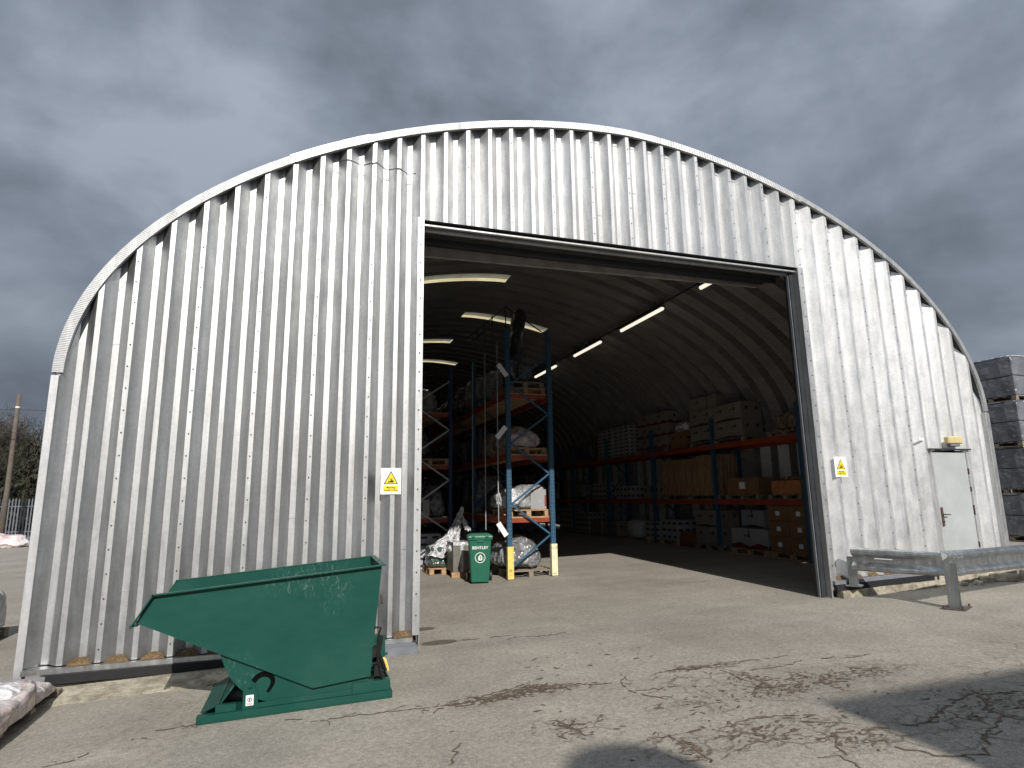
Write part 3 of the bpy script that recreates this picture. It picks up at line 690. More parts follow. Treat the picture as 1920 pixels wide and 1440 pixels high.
# ------------------------------------------------------------------ green tipping skip
SK = thing('tipping_skip', 'dark green steel tipping skip with long sloping mouth standing in front of the cladding', 'skip', (0, 6.03, gz(0) - .002))
SK.rotation_euler = (0, -math.atan(.026), 0)
y0, y1 = -.43, .45           # near and far side plates (local)
def loc(x, z): return (x, z + .03)
hop = [loc(*p) for p in ((-1.205, .765), (-1.10, .965), (.668, 1.062), (.568, .159), (.104, .125))]
mb = MB()
th = .006
for ys in (y0, y1 - th): mb.prism(hop, ys, ys + th)
T_, U_, V_, W_, X_ = hop
def slab(a, b_, tk=.006):
    d = Vector((b_[0] - a[0], b_[1] - a[1])); n = Vector((-d.y, d.x)).normalized() * tk
    mb.prism([a, b_, (b_[0] + n.x, b_[1] + n.y), (a[0] + n.x, a[1] + n.y)], y0 + th + .001, y1 - th - .001)
slab(T_, X_); slab(X_, W_); slab(W_, V_)
body = mb.build('hopper', GREEN, SK)
mb = MB()      # folded rim
def rimbar(a, b_, y, w_=.045, h_=.010): mb.bar((a[0], y, a[1]), (b_[0], y, b_[1]), w_, h_)
rimbar(U_, V_, y0 - .0215); rimbar(U_, V_, y1 + .014); rimbar((U_[0] + .01, U_[1] + .004), (T_[0] - .03, T_[1] - .03), y0 - .0215); rimbar((U_[0] + .01, U_[1] + .004), (T_[0] - .03, T_[1] - .03), y1 + .014)
mb.bar((V_[0] + .005, y0 - .029, V_[1]), (V_[0] + .005, y1 + .029, V_[1]), .05, .012)
mb.bar((T_[0] - .012, y0 - .02, T_[1] - .018), (T_[0] - .012, y1 + .02, T_[1] - .018), .05, .012)
mb.build('rim', GREEN, SK)
def curve_pts(P, n=6):
    out_ = []
    for i in range(len(P) - 1):
        p0 = P[max(i - 1, 0)]; p1 = P[i]; p2 = P[i + 1]; p3 = P[min(i + 2, len(P) - 1)]
        for k in range(n):
            t_ = k / n
            out_.append(tuple(.5 * ((2 * p1[j]) + (-p0[j] + p2[j]) * t_ + (2 * p0[j] - 5 * p1[j] + 4 * p2[j] - p3[j]) * t_ ** 2 + (-p0[j] + 3 * p1[j] - 3 * p2[j] + p3[j]) * t_ ** 3) for j in range(len(p1))))
    out_.append(P[-1]); return out_
low = curve_pts([(-.61, .478), (-.563, .35), (-.502, .244), (-.42, .158), (-.316, .09), (-.202, .05), (-.088, .036), (.144, .036), (.43, .05)])
rock = low + [(.56, .10), (.56, .158), (.104, .135)]
for ys in (y0 + .035, y1 - .045):
    mb = MB(); mb.prism([loc(*p) for p in rock], ys, ys + .012); mb.build('rocker_plate', GREEN, SK)
hook = curve_pts([(-.352, .225), (-.321, .258), (-.283, .272), (-.235, .262), (-.206, .225), (-.212, .18), (-.243, .132)], 5)
mb = MB()      # dark ribbon on the rocker plate, painted shade of its curved slot
yh = y0 + .0335
def ribbon(P, half, y, mb_):
    for i in range(len(P) - 1):
        a, b_ = Vector(P[i]), Vector(P[i + 1])
        pa = Vector(P[max(i - 1, 0)]); pn = Vector(P[min(i + 2, len(P) - 1)])
        na = (b_ - pa).normalized(); nb = (pn - a).normalized(); na = Vector((-na.y, na.x)); nb = Vector((-nb.y, nb.x))
        ha = half * (1 - .5 * (i / len(P)) ** 3); hb = half * (1 - .5 * ((i + 1) / len(P)) ** 3)
        q_ = [loc(*(a + na * ha)), loc(*(b_ + nb * hb)), loc(*(b_ - nb * hb)), loc(*(a - na * ha))]
        mb_.quad(*[(p[0], y, p[1]) for p in q_])
VOIDM = simple('slot_shade', (.004, .004, .004), .95, spec=.05); OILY = simple('oily_black_steel', (.010, .010, .011), .6, 0, .5, 20, .2, .3)
ribbon(hook, .021, yh, mb); mb.build('hook_slot', VOIDM, SK, recalc=False)
mb = MB(); mb.prism([loc(*p) for p in ((-.428, .015), (-.306, .006), (-.314, .135), (-.345, .215), (-.375, .245), (-.41, .225), (-.425, .152))], y0 + .018, y0 + .030); mb.build('bracket', GREEN, SK, bevel=.002)
mb = MB(); mb.tube([(-.373, y0 + .002, .238), (-.373, y0 + .0175, .238)], .022, 12); mb.tube([(-.373, y0 - .006, .238), (-.373, y0 + .0015, .238)], .012, 8); mb.build('pivot_pin', GREEN, SK)
mb = MB(); mb.box(-.402, -.344, y0 + .0155, y0 + .0175, .084, .162); stk = mb.build('sticker', SIGNW, SK)
mb = MB()
for k in range(14):
    a = k * 2 * math.pi / 14; b_ = (k + 1) * 2 * math.pi / 14; c = (-.373, .128)
    mb.quad((c[0] + .017 * math.cos(a), y0 + .0148, c[1] + .017 * math.sin(a)), (c[0] + .017 * math.cos(b_), y0 + .0148, c[1] + .017 * math.sin(b_)), (c[0] + .012 * math.cos(b_), y0 + .0148, c[1] + .012 * math.sin(b_)), (c[0] + .012 * math.cos(a), y0 + .0148, c[1] + .012 * math.sin(a)))
mb.prism([(-.379, .120), (-.370, .120), (-.367, .131), (-.371, .138), (-.377, .135)], y0 + .0146, y0 + .0150)
for zz in (.091, .097, .103): mb.box(-.395, -.352, y0 + .0146, y0 + .015, zz, zz + .002)
mb.build('sticker_print', DARKP, stk)
# base with folded side channels and a sloping lead-in plate
mb = MB(); mb.box(-.748, .748, y0 - .028, y1 + .03, .004, .014); mb.box(-.748, .748, y0 - .03, y0 - .02, .0145, .062); mb.box(-.748, .748, y0 - .0195, y0 + .045, .052, .062)
mb.box(-.748, .748, y1 + .02, y1 + .03, .0145, .062); mb.box(-.748, .748, y1 - .045, y1 + .0195, .052, .062); mb.box(.738, .748, y0 - .0195, y1 + .0195, .0145, .062)
mb.build('base_frame', GREEN, SK, bevel=.002)
mb = MB(); mb.box(-.62, -.47, y0 + .0, y0 + .012, .063, .115); mb.box(-.62, -.47, y0 + .0125, y0 + .06, .105, .115)
mb.box(.42, .735, y0 + .0, y0 + .012, .063, .145); mb.box(.42, .735, y0 + .0125, y0 + .08, .135, .145); mb.box(-.31, .418, y0 + .0005, y0 + .012, .063, .10)
mb.box(-.62, .735, y1 - .03, y1 - .018, .063, .14); mb.box(.723, .735, y0 + .085, y1 - .032, .063, .145)
for xx in (-.62, .42): mb.box(xx + .002, xx + .012, y0 + .085, y1 - .032, .063, .10)
mb.build('base_rails', GREEN, SK, bevel=.002)
mb = MB(); mb.prism([(-.735, .064), (-.62, .12), (-.60, .12), (-.60, .108), (-.72, .063)], y0 + .06, y1 - .04); mb.prism([(-.60, .11), (-.50, .24), (-.487, .235), (-.59, .10)], y0 + .10, y1 - .08); mb.build('lead_in_plate', GREEN, SK)
# latch gear behind
mb = MB()
mb.tube([(.60, y0 - .01, .58), (.655, y0 - .02, .575), (.635, y0 - .02, .52), (.625, y0 - .02, .36), (.66, y0 - .02, .18)], .010, 7)
mb.tube([(.665, y0 + .0, .50), (.64, y0 + .0, .36), (.70, y0 + .0, .22)], .013, 7)
mb.box(.60, .66, y0 + .01, y0 + .05, .18, .34); mb.box(.585, .62, y0 - .01, y0 + .05, .30, .42); mb.box(.61, .70, y0 + .06, y0 + .20, .146, .20)
mb.tube([(.61, y0 - .01, .31), (.61, y0 + .04, .31)], .03, 10)
mb.build('latch', OILY, SK)
mb = MB(); mb.box(.60, .70, y0 + .06, y0 + .085, .21, .50); mb.box(.70, .72, y0 + .055, y0 + .09, .33, .345); mb.build('latch_bracket', GREEN, SK)
mb = MB(); mb.tube([(.675, y0 - .03, .335), (.69, y0 - .035, .31), (.705, y0 - .035, .26), (.715, y0 - .035, .225)], [.008, .013, .012, .008], 8); mb.build('release_handle', YEL, SK)
mb = MB(); mb.tube([(.655, y0 - .02, .84), (.665, y0 - .03, .82), (.66, y0 - .03, .79), (.668, y0 - .02, .77)], .007, 6); mb.build('lifting_ring', RUST, SK)

# ------------------------------------------------------------------ crash barrier
def wbeam(t, x0, x1, name, mat, dent=0):
    # profile: (depth towards camera, height)
    pf = [(0, .156), (.02, .153), (.062, .135), (.076, .108), (.062, .084), (.018, .052), (.0, .034), (.0, -.034), (.018, -.052), (.062, -.084), (.076, -.108), (.062, -.135), (.02, -.153), (0, -.156)]
    mb_ = MB(); n = 14; rows = []
    for i in range(n + 1):
        u = x0 + (x1 - x0) * i / n
        k = 1 - dent * math.exp(-((u - x1) / .28) ** 2)
        rows.append([(u, -d * k, h + (1 - k) * .02 * math.sin(h * 30)) for d, h in pf])
    for i in range(n):
        for j in range(len(pf) - 1):
            mb_.quad(rows[i][j], rows[i + 1][j], rows[i + 1][j + 1], rows[i][j + 1])
    o_ = mb_.build(name, mat, t, smooth=False, recalc=False)
    sm = o_.modifiers.new('thick', 'SOLIDIFY'); sm.thickness = .004
    return o_
J = Vector((7.86, 5.99)); E1 = Vector((7.42, 6.98)); E2 = Vector((11.6, 6.42))
AR = thing('crash_barrier', 'galvanised steel crash barrier kinked round a short post right of the doorway', 'barrier', (J.x, J.y, gz(J.x)))
for (p, q_, nm, dn) in ((E1, J, 'rail', .7), (J, E2, 'rail', 0)):
    d = q_ - p; ang = math.atan2(d.y, d.x)
    e_ = wbeam(AR, 0, d.length, nm, GALVDARK, dn)
    e_.location = (p.x - J.x, p.y - J.y, .685 - .155 - gz(0) * 0 + .0); e_.rotation_euler = (0, 0, ang)
    mb = MB()
    for u in ((d.length - .15, d.length - .3, d.length - .5) if dn else (.10, .2, .28)):
        for hh in (.075, -.075) if not dn else (.0,):
            mb.tube([(u, -.088 if hh else -.012, hh), (u, -.07 if hh else 0, hh)], .012, 6)
    b_ = mb.build('bolts', GALVTRIM, e_)
    if dn:
        mb = MB(); mb.box(.30, .52, -.062, -.058, .022, .032); mb.build('reflector', SIGNW, e_)
# overlap plate wrapped round the kink
d = E2 - J; ang = math.atan2(d.y, d.x)
pl = wbeam(AR, -.03, .33, 'splice_plate', GALVDARK); pl.location = (d.normalized().y * .006, -.008, .53); pl.rotation_euler = (0, 0, ang); pl.scale = (1, 1.06, 1.04)
mb = MB()
px, py = -.03, -.11
M_ = Matrix.Translation((px, py, 0)) @ Matrix.Rotation(R(-66), 4, 'Z')
mb.box(-.06, .06, -.052, -.044, .012, .56, M_); mb.box(-.06, .06, .044, .052, .012, .56, M_); mb.box(-.004, .004, -.043, .043, .012, .56, M_)
post = mb.build('post', GALVDARK, AR, bevel=.001)
mb = MB(); mb.box(-.13, .13, -.13, .26, .0, .011, M_)
bpl = mb.build('base_plate', simple('stained_steel', (.10, .085, .075), .75, .3, .4, 20), AR)
mb = MB()
for a, b_ in ((.10, -.1), (.10, .22), (-.10, -.1), (-.10, .22), (0, .23)): mb.tube([tuple(M_ @ Vector((a, b_, .011))), tuple(M_ @ Vector((a, b_, .045)))], .012, 6)
mb.build('anchor_bolt', RUST, bpl)
mb = MB(); mb.prism([(.053, .012), (.20, .012), (.053, .19)], -.004, .004, 'x')
gus = mb.build('gusset', GALVDARK, AR); gus.location = (px, py, 0); gus.rotation_euler = (0, 0, R(-66))
mb = MB(); M2 = Matrix.Translation((E1.x - J.x + .03, E1.y - J.y + .05, 0)) @ Matrix.Rotation(R(-60), 4, 'Z')
mb.box(-.055, .055, -.04, .04, .20 - .03, .56, M2); mb.box(-.10, .10, -.08, .08, .15, .169, M2); mb.build('post', GALVDARK, AR)

# ------------------------------------------------------------------ wheelie bin
BN = thing('wheelie_bin', 'green wheelie bin lettered BENTLEY standing beside the rack end', 'bin', (3.165, 11.62, gz(3.165)), R(-12))
mb = MB(); n = 0
def frustum(mb_, b, t, z0, z1, r=.03):
    def ring(hw, hd, z):
        P_ = []
        for sx, sy in ((1, 1), (-1, 1), (-1, -1), (1, -1)):
            for k in range(4):
                a = {(1, 1): 0, (-1, 1): 90, (-1, -1): 180, (1, -1): 270}[(sx, sy)] + k * 30
                P_.append((sx * (hw - r) + r * math.cos(R(a)), sy * (hd - r) + r * math.sin(R(a)), z))
        return P_
    A_, B_ = ring(*b, z0), ring(*t, z1); i = len(mb_.v); mb_.v += A_ + B_; n_ = 16
    for k in range(n_): mb_.f.append((i + k, i + (k + 1) % n_, i + n_ + (k + 1) % n_, i + n_ + k)); mb_.mi.append(0)
    mb_.f.append(tuple(i + k for k in reversed(range(n_)))); mb_.mi.append(0); mb_.f.append(tuple(i + n_ + k for k in range(n_))); mb_.mi.append(0)
frustum(mb, (.17, .19), (.215, .25), .03, .80); frustum(mb, (.235, .27), (.24, .275), .80, .845)
mb.box(-.06, .06, -.268, -.20, .76, .80)
bb = mb.build('bin_body', PLAS, BN)
mb = MB(); frustum(mb, (.245, .285), (.24, .275), .848, .875); frustum(mb, (.235, .27), (.17, .20), .8755, .905)
for sx in (-1, 1): mb.box(sx * .13 - .03, sx * .13 + .03, -.30, -.2, .855, .885)
mb.build('lid', PLASL, BN, smooth=False)
mb = MB(); mb.tube([(-.20, .30, .84), (.20, .30, .84)], .014, 8); mb.build('handle', PLAS, BN)
for sx in (-1, 1):
    mb = MB(); mb.tube([(sx * .20, .20, .10), (sx * .245, .20, .10)], .10, 18); mb.build('wheel', BLACK, BN)
tilt = math.atan(.06 / .77)
lg = text_obj('lettering', 'BENTLEY', .075, WPRINT, BN, (0, -.243, .655), (R(90) + 0, 0, 0), .002); lg.rotation_euler = (R(90) + tilt * 1.0, 0, 0)
mb = MB()
for k in range(28):
    a = k * 2 * math.pi / 28; b_ = (k + 1) * 2 * math.pi / 28
    mb.quad(*[(r_ * math.cos(q_), 0, r_ * math.sin(q_)) for r_, q_ in ((.098, a), (.098, b_), (.086, b_), (.086, a))])
mb.prism([(-.035, -.05), (.035, -.05), (.04, .0), (.022, .045), (.0, .06), (-.012, .035), (-.03, .03), (-.038, -.01)], -.001, .0)
for k in range(3): mb.prism([(.048, -.04 + k * .022), (.06, -.04 + k * .022), (.055, -.025 + k * .022)], -.001, 0)
em = mb.build('emblem', WPRINT, BN, recalc=False); em.location = (0, -.2305, .475); em.rotation_euler = (tilt, 0, 0)
mb = MB(); mb.prism([(-.008, -.03), (.01, -.03), (.012, .02), (-.004, .035)], -.003, -.002); e2 = mb.build('emblem_mark', PLAS, em)

# ------------------------------------------------------------------ pallets, cartons, wrapped loads
def pallet(x, y, z, w_=1.0, d_=1.2, label='', mat=None, rz=0, group='wooden pallets under the goods', h=.135):
    mb_ = MB(); nb = 6
    for k in range(nb):
        a = -d_ / 2 + k * (d_ - .1) / (nb - 1); mb_.box(-w_ / 2, w_ / 2, a, a + .1, h - .022, h)
    for k in (-1, 0, 1):
        mb_.box(k * (w_ / 2 - .05) - .05, k * (w_ / 2 - .05) + .05, -d_ / 2 + .001, d_ / 2 - .001, 0, .018)
        for j in (-1, 0, 1): mb_.box(k * (w_ / 2 - .05) - .048, k * (w_ / 2 - .05) + .048, j * (d_ / 2 - .06) - .055, j * (d_ / 2 - .06) + .055, .019, h - .024)
    o_ = mb_.build('pallet', mat or WOOD); o_.location = (x, y, z); o_.rotation_euler = (0, 0, rz); tag(o_, label, 'pallet', group); return o_
def carton(x, y, z, w_, d_, h, label, mat=KRAFT, rz=0, group='boxes on the racks', stripe=None, lab=0, marks=0, face='x', name='cardboard_box'):
    # x, y, z: centre of the underside
    t_ = thing(name, label, 'box', (x, y, z), rz, group)
    mb_ = MB(); mb_.box(-w_ / 2, w_ / 2, -d_ / 2, d_ / 2, 0, h); mb_.build('carton', mat, t_, bevel=.006)
    mb_ = MB(); mb_.box(-w_ / 2 - .0022, w_ / 2 - .002, -.025, .025, h + .0005, h + .0015); mb_.box(-w_ / 2 - .0022, -w_ / 2 - .0008, -.025, .025, h * .72, h + .0005)
    if h > .1: mb_.build('tape', TAPE, t_)
    if stripe == 'wave':
        mb_ = MB(); n_ = 2
        P_ = [(-d_ / 2 + .01, .005), (d_ / 2 - .01, .005), (d_ / 2 - .01, h * .18), (d_ * .25, h * .30), (0, h * .12), (-d_ * .25, h * .30), (-d_ / 2 + .01, h * .18)]
        mb_.prism(P_, -w_ / 2 - .0035, -w_ / 2 - .0015, 'x')
        P_ = [(p[0] * (w_ / d_), p[1]) for p in P_]; mb_.prism(P_, -d_ / 2 - .0035, -d_ / 2 - .0015, 'y')
        mb_.build('red_band', REDP, t_)
    if stripe == 'dark':
        mb_ = MB(); mb_.prism([(-d_ / 2 + .01, 0), (d_ / 2 - .01, 0), (d_ / 2 - .01, h * .06), (0, h * .16), (-d_ / 2 + .01, h * .06)], -w_ / 2 - .0035, -w_ / 2 - .0015, 'x'); mb_.build('dark_band', DARKP, t_)
    if lab:
        mb_ = MB(); mb_.box(-w_ / 2 - .0035, -w_ / 2 - .0015, -lab / 2, lab / 2, h * .35, h * .35 + lab * .8); mb_.build('paper_label', LABELW, t_)
    if marks:
        mb_ = MB()
        for k in range(marks):
            yy_ = -d_ / 2 + (k + .5) * d_ / marks
            mb_.tube([(-w_ / 2 - .0035, yy_, h * .65), (-w_ / 2 - .001, yy_, h * .65)], min(.045, h * .12), 10)
            mb_.box(-w_ / 2 - .003, -w_ / 2 - .0015, yy_ + .08, yy_ + .16, h * .6, h * .68) if d_ / marks > .35 else None
            xx_ = -w_ / 2 + (k + .5) * w_ / marks; mb_.tube([(xx_, -d_ / 2 - .0035, h * .65), (xx_, -d_ / 2 - .001, h * .65)], min(.045, h * .12), 10)
        mb_.build('printed_mark', DARKP, t_)
    return t_
def crate(x, y, z, w_, d_, h, label, rows=4, cols=3, mat=WHITEC, group='white slotted crates', name='slotted_crate'):
    t_ = thing(name, label, 'crate', (x, y, z), 0, group)
    mb_ = MB(); mb_.box(-w_ / 2, w_ / 2, -d_ / 2, d_ / 2, 0, h)
    mb_.m = 1
    for r_ in range(rows):
        for c in range(cols):
            zz = h * (r_ + .5) / rows; yy_ = -d_ / 2 + d_ * (c + .5) / cols; xx_ = -w_ / 2 + w_ * (c + .5) / cols
            mb_.box(-w_ / 2 - .004, -w_ / 2 + .002, yy_ - d_ / cols * .28, yy_ + d_ / cols * .28, zz - h / rows * .18, zz + h / rows * .18)
            mb_.box(xx_ - w_ / cols * .28, xx_ + w_ / cols * .28, -d_ / 2 - .004, -d_ / 2 + .002, zz - h / rows * .18, zz + h / rows * .18)
    mb_.build('crate_body', [mat, DARKP], t_); return t_
def lump(x, y, z, w_, d_, h, label, mat, seed=0, rough=.08, taper=.15, rz=0, name='wrapped_load', cat='load', group='film wrapped loads', sub=5, sq=4.0, par=None, topnoise=0, extra=None):
    bm_ = bmesh.new(); bmesh.ops.create_cube(bm_, size=2)
    bmesh.ops.subdivide_edges(bm_, edges=bm_.edges[:], cuts=2 ** (sub - 1) + 3, use_grid_fill=True)
    sd = Vector((seed * 3.1, seed * 1.7, seed * 2.3))
    for v in bm_.verts:
        p = v.co.copy(); n_ = (abs(p.x) ** sq + abs(p.y) ** sq + abs(p.z) ** sq) ** (1 / sq); p = p / n_ * (1 if n_ else 1)
        k = 1 - taper * (p.z * .5 + .5)
        q_ = Vector((p.x * w_ / 2 * k, p.y * d_ / 2 * k, (p.z * .5 + .5) * h))
        f1 = noise.fractal(q_ * 2.2 / max(.3, h) * .6 + sd, .8, 2.2, 5); f2 = noise.ridged_multi_fractal(q_ * 5 + sd, .9, 2.1, 4, 1, 2) - 1
        nn = Vector((p.x, p.y, p.z)).normalized()
        q_ += nn * (f1 * rough + f2 * rough * .25)
        if topnoise and p.z > .2: q_.z += topnoise * noise.noise(Vector((q_.x * 2.6, q_.y * 2.6, 0)) + sd) * (p.z)
        q_.z = max(q_.z, 0)
        v.co = q_
    me = bpy.data.meshes.new(name); bm_.to_mesh(me); bm_.free(); me.materials.append(mat)
    for p in me.polygons: p.use_smooth = True
    o_ = bpy.data.objects.new(name, me); COL.objects.link(o_); o_.location = (x, y, z); o_.rotation_euler = (0, 0, rz)
    if par: o_.parent = par
    else: tag(o_, label, cat, group)
    return o_

# ------------------------------------------------------------------ racks
def rack(label, x0, x1, y0, bay, nb, levels, top, pm, lat, brace_m, beam_m, deck_m, prot=None, pw=.095, pd=.08, deck_t=.02, beam_h=.12):
    t_ = thing('pallet_rack', label, 'rack', (x0, y0, gz(x0)), 0, 'pallet racks in the warehouse')
    w_ = x1 - x0
    for j in range(nb + 1):
        y = j * bay
        for k, xx in enumerate((0, w_)):
            mb_ = MB(); g0_ = gz(x0 + xx) - gz(x0)
            # open channel section with punched face
            mb_.box(xx - pw / 2, xx + pw / 2, y, y + .006, g0_, top)
            mb_.box(xx - pw / 2, xx - pw / 2 + .005, y + .0065, y + pd, g0_, top); mb_.box(xx + pw / 2 - .005, xx + pw / 2, y + .0065, y + pd, g0_, top)
            mb_.m = 1
            z = .75
            if j < 2:
                while z < top - .1:
                    mb_.box(xx - .034, xx - .016, y - .0012, y - .0002, z, z + .035); mb_.box(xx + .016, xx + .034, y - .0012, y - .0002, z, z + .035); z += .075
            mb_.m = 0; mb_.box(xx - .08, xx + .08, y - .03, y + .11, g0_, g0_ + .008)
            up_ = mb_.build('upright', [pm, BLACK], t_)
            if prot and j == 0:
                mb_ = MB(); ph = .62
                mb_.box(xx - .062, xx + .062, y - .035, y - .029, g0_ + .01, g0_ + ph); mb_.box(xx - .062, xx - .056, y - .0285, y + .06, g0_ + .01, g0_ + ph); mb_.box(xx + .056, xx + .062, y - .0285, y + .06, g0_ + .01, g0_ + ph)
                mb_.build('post_protector', prot[k], t_, bevel=.002)
        z = lat[0]; side = lat[2]
        while z + lat[1] < top:
            mb_ = MB(); a = (pw / 2 if side == 0 else w_ - pw / 2, y + .03, z); b_ = (w_ - pw / 2 if side == 0 else pw / 2, y + .03, z + lat[1])
            mb_.bar(a, b_, .028, .034); mb_.build('strut', brace_m, t_); z += lat[1]; side = 1 - side
    for lv in levels:
        for b in range(nb):
            ya, yb = b * bay + pd, (b + 1) * bay
            for xx in (-pw / 2 - .002, w_ - .012):
                mb_ = MB(); mb_.box(xx, xx + .05, ya, yb, lv - beam_h, lv); mb_.build('beam', beam_m, t_, bevel=.003)
            if deck_m:
                mb_ = MB(); n_ = 9
                for k in range(n_):
                    c = ya + .02 + (yb - ya - .2) * k / (n_ - 1); mb_.box(.055, w_ - .03, c, c + .14, lv - .016, lv + deck_t * .5)
                mb_.build('deck', deck_m, t_)
            mb_ = MB(); mb_.box(.05, w_ - .015, ya + .01, ya + .05, lv - .10, lv - .02)
            if b == 0: mb_.build('end_beam', beam_m, t_)
    return t_
R1 = (3.78, 4.70, 11.60)
rack('blue pallet rack whose near end frame stands on yellow post protectors', 3.78, 4.70, 11.60, 2.75, 6, (1.17, 2.42, 3.68), 5.0, BLUE, (.22, .605, 0), BLUE, ORANGE, WOOD, (YEL, CREAMY))
rack('navy pallet rack with pale zigzag bracing half hidden behind the left doorway edge', 2.22, 3.15, 14.1, 2.75, 5, (1.15, 2.38, 3.62), 4.7, NAVY, (.25, .59, 0), BRACE, ORANGE, WOOD, None, .07)
rack('long blue rack with orange beams along the right side wall', 9.88, 10.62, 10.25, 2.97, 8, (1.27, 2.66), 3.35, BLUE, (.25, .62, 0), BLUE, ORANGE, None, None, .09, .09)
def z1(x): return gz(x)
# bay flags fixed on rack 1
for (x, z, a, nm) in ((3.66, 4.20, -38, 'topmost'), (3.62, 2.92, 40, 'middle'), (3.62, 1.02, -34, 'lowest')):
    mb = MB(); M_ = Matrix.Rotation(R(a), 4, 'Y'); mb.box(-.05, .05, -.003, .003, -.15, .15, M_ @ Matrix.Scale(-1, 4, (1, 0, 0)))
    o = mb.build('rack_flag', LABELW); o.location = (x, 11.58, z); tag(o, nm + ' of three white flags on the yellow footed rack post', 'flag', 'white flags on the rack post')
# hanging rails along its left side
for k, yy in enumerate((11.95, 12.9, 14.0)):
    mb = MB(); mb.tube([(3.66, yy, .95), (3.655, yy, 3.2), (3.66, yy, 4.9)], .011, 6); o = mb.build('hanging_strap', BRACE)
    tag(o, ('nearest', 'middle', 'farthest')[k] + ' of three pale straps beside the yellow footed rack', 'strap', 'straps beside the rack')

# loads in rack 1
cx = 4.24
def onr(lv): return gz(3.78) + lv + .012
pallet(cx, 12.25, gz(cx) + .0, .95, 1.15, 'grey worn pallet on the floor inside the yellow footed rack', OLDWOOD)
lump(4.12, 12.25, gz(cx) + .14, 1.12, 1.15, .60, 'low mound of goods in crumpled grey film between the yellow post protectors', F_GREY, 3, .07, .35, sq=2.8, topnoise=.10)
pallet(cx, 12.3, onr(1.17), .88, 1.1, 'pallet on the lowest shelf of the yellow footed rack')
lump(4.0, 12.4, onr(1.17) + .137, .72, 1.0, .42, 'sheets under shiny white film on the lowest shelf of the yellow footed rack', F_WHITE, 5, .04, .22, sq=3, topnoise=.1)
carton(4.47, 12.1, onr(1.17) + .137, .34, .6, .40, 'white carton with an orange label beside the shiny white sheets', WHITEC, marks=0)
mb = MB(); mb.box(4.60, 4.635, 11.7965, 11.7985, onr(1.17) + .20, onr(1.17) + .42); o = mb.build('orange_tag', ORANGE); tag(o, 'small orange tag on the white carton in the yellow footed rack', 'tag')
lump(4.36, 12.15, onr(1.17) + .145, .64, .7, .49, 'clear stretch film draped over the white carton in the yellow footed rack', F_CLEAR, 9, .03, .12, sq=5, group='stretch film')
pallet(cx, 12.35, onr(2.42), .88, 1.1, 'pallet on the middle shelf of the yellow footed rack')
lump(4.2, 12.3, onr(2.42) + .137, .92, 1.1, .42, 'pinkish grey sacks in film on the middle shelf of the yellow footed rack', F_PINK, 11, .06, .25, sq=3.2, topnoise=.12)
pallet(cx, 12.35, onr(3.68), .88, 1.1, 'pallet on the top shelf of the yellow footed rack')
pallet(cx, 12.35, onr(3.68) + .137, .84, 1.05, 'second pallet stacked on the top shelf pallet of the yellow footed rack', OLDWOOD)
lump(4.25, 12.35, onr(3.68) + .275, .80, .95, .95, 'dark tapering bundle in film on the top shelf of the yellow footed rack', F_DARK, 13, .06, .72, sq=2.6)
mb = MB(); mb.tube([(4.02, 12.1, 4.0), (4.06, 12.15, 4.55), (4.14, 12.2, 4.95), (4.24, 12.25, 5.40), (4.30, 12.28, 5.66), (4.32, 12.29, 5.72)], [.20, .17, .155, .165, .165, .12], 14)
o = mb.build('black_roll', film('black_polythene', (.008, .010, .014), (.018, .022, .03), (.14, .17, .22), .3, .2, .5, 4), smooth=True); tag(o, 'tall leaning black roll standing up from the top shelf of the yellow footed rack', 'roll')
mb = MB(); mb.bar((3.78, 11.7, 4.95), (3.78, 11.7, 5.6), .02, .02); mb.bar((3.55, 11.7, 5.25), (3.0, 11.9, 4.75), .02, .02); mb.bar((3.78, 11.7, 5.6), (3.0, 11.9, 4.9), .02, .02); mb.bar((3.78, 11.7, 5.6), (4.72, 11.8, 5.08), .02, .02); mb.bar((3.5, 11.75, 5.4), (3.5, 11.75, 4.6), .02, .02); mb.bar((3.35, 11.8, 5.3), (3.35, 11.8, 4.6), .02, .02)
o = mb.build('wire_frame', CONDUIT); tag(o, 'thin black A shaped frame rising above the yellow footed rack', 'frame')
rl = random.Random(12)
DESC = [('dark bundle', F_DARK), ('brown film wrapped boards', F_BROWN), ('grey film wrapped bundle', F_GREY), ('pale wrapped block', F_WHITE)]
LVN = {0: 'the floor', 1: 'the lowest shelf', 2: 'the middle shelf', 3: 'the top shelf'}
ORD = ['second', 'third', 'fourth', 'fifth', 'sixth', 'seventh', 'eighth', 'ninth', 'tenth', 'eleventh', 'twelfth']
for li, lv in enumerate((0, 1.17, 2.42, 3.68)):
    for k in range(6):
        yy = 13.65 + k * 1.3
        dn, mt = DESC[rl.choice((0, 0, 1, 2) if li else (0, 1, 2))]
        h = rl.uniform(.55, .95)
        lump(cx + rl.uniform(-.04, .04), yy, (onr(lv) if li else gz(cx)), .92, 1.05, h, '%s, %s load in on %s of the yellow footed rack' % (dn, ORD[k], LVN[li]), mt, 20 + li * 7 + k, .05, rl.uniform(.05, .3), sub=4, sq=rl.choice((3, 4, 6)))
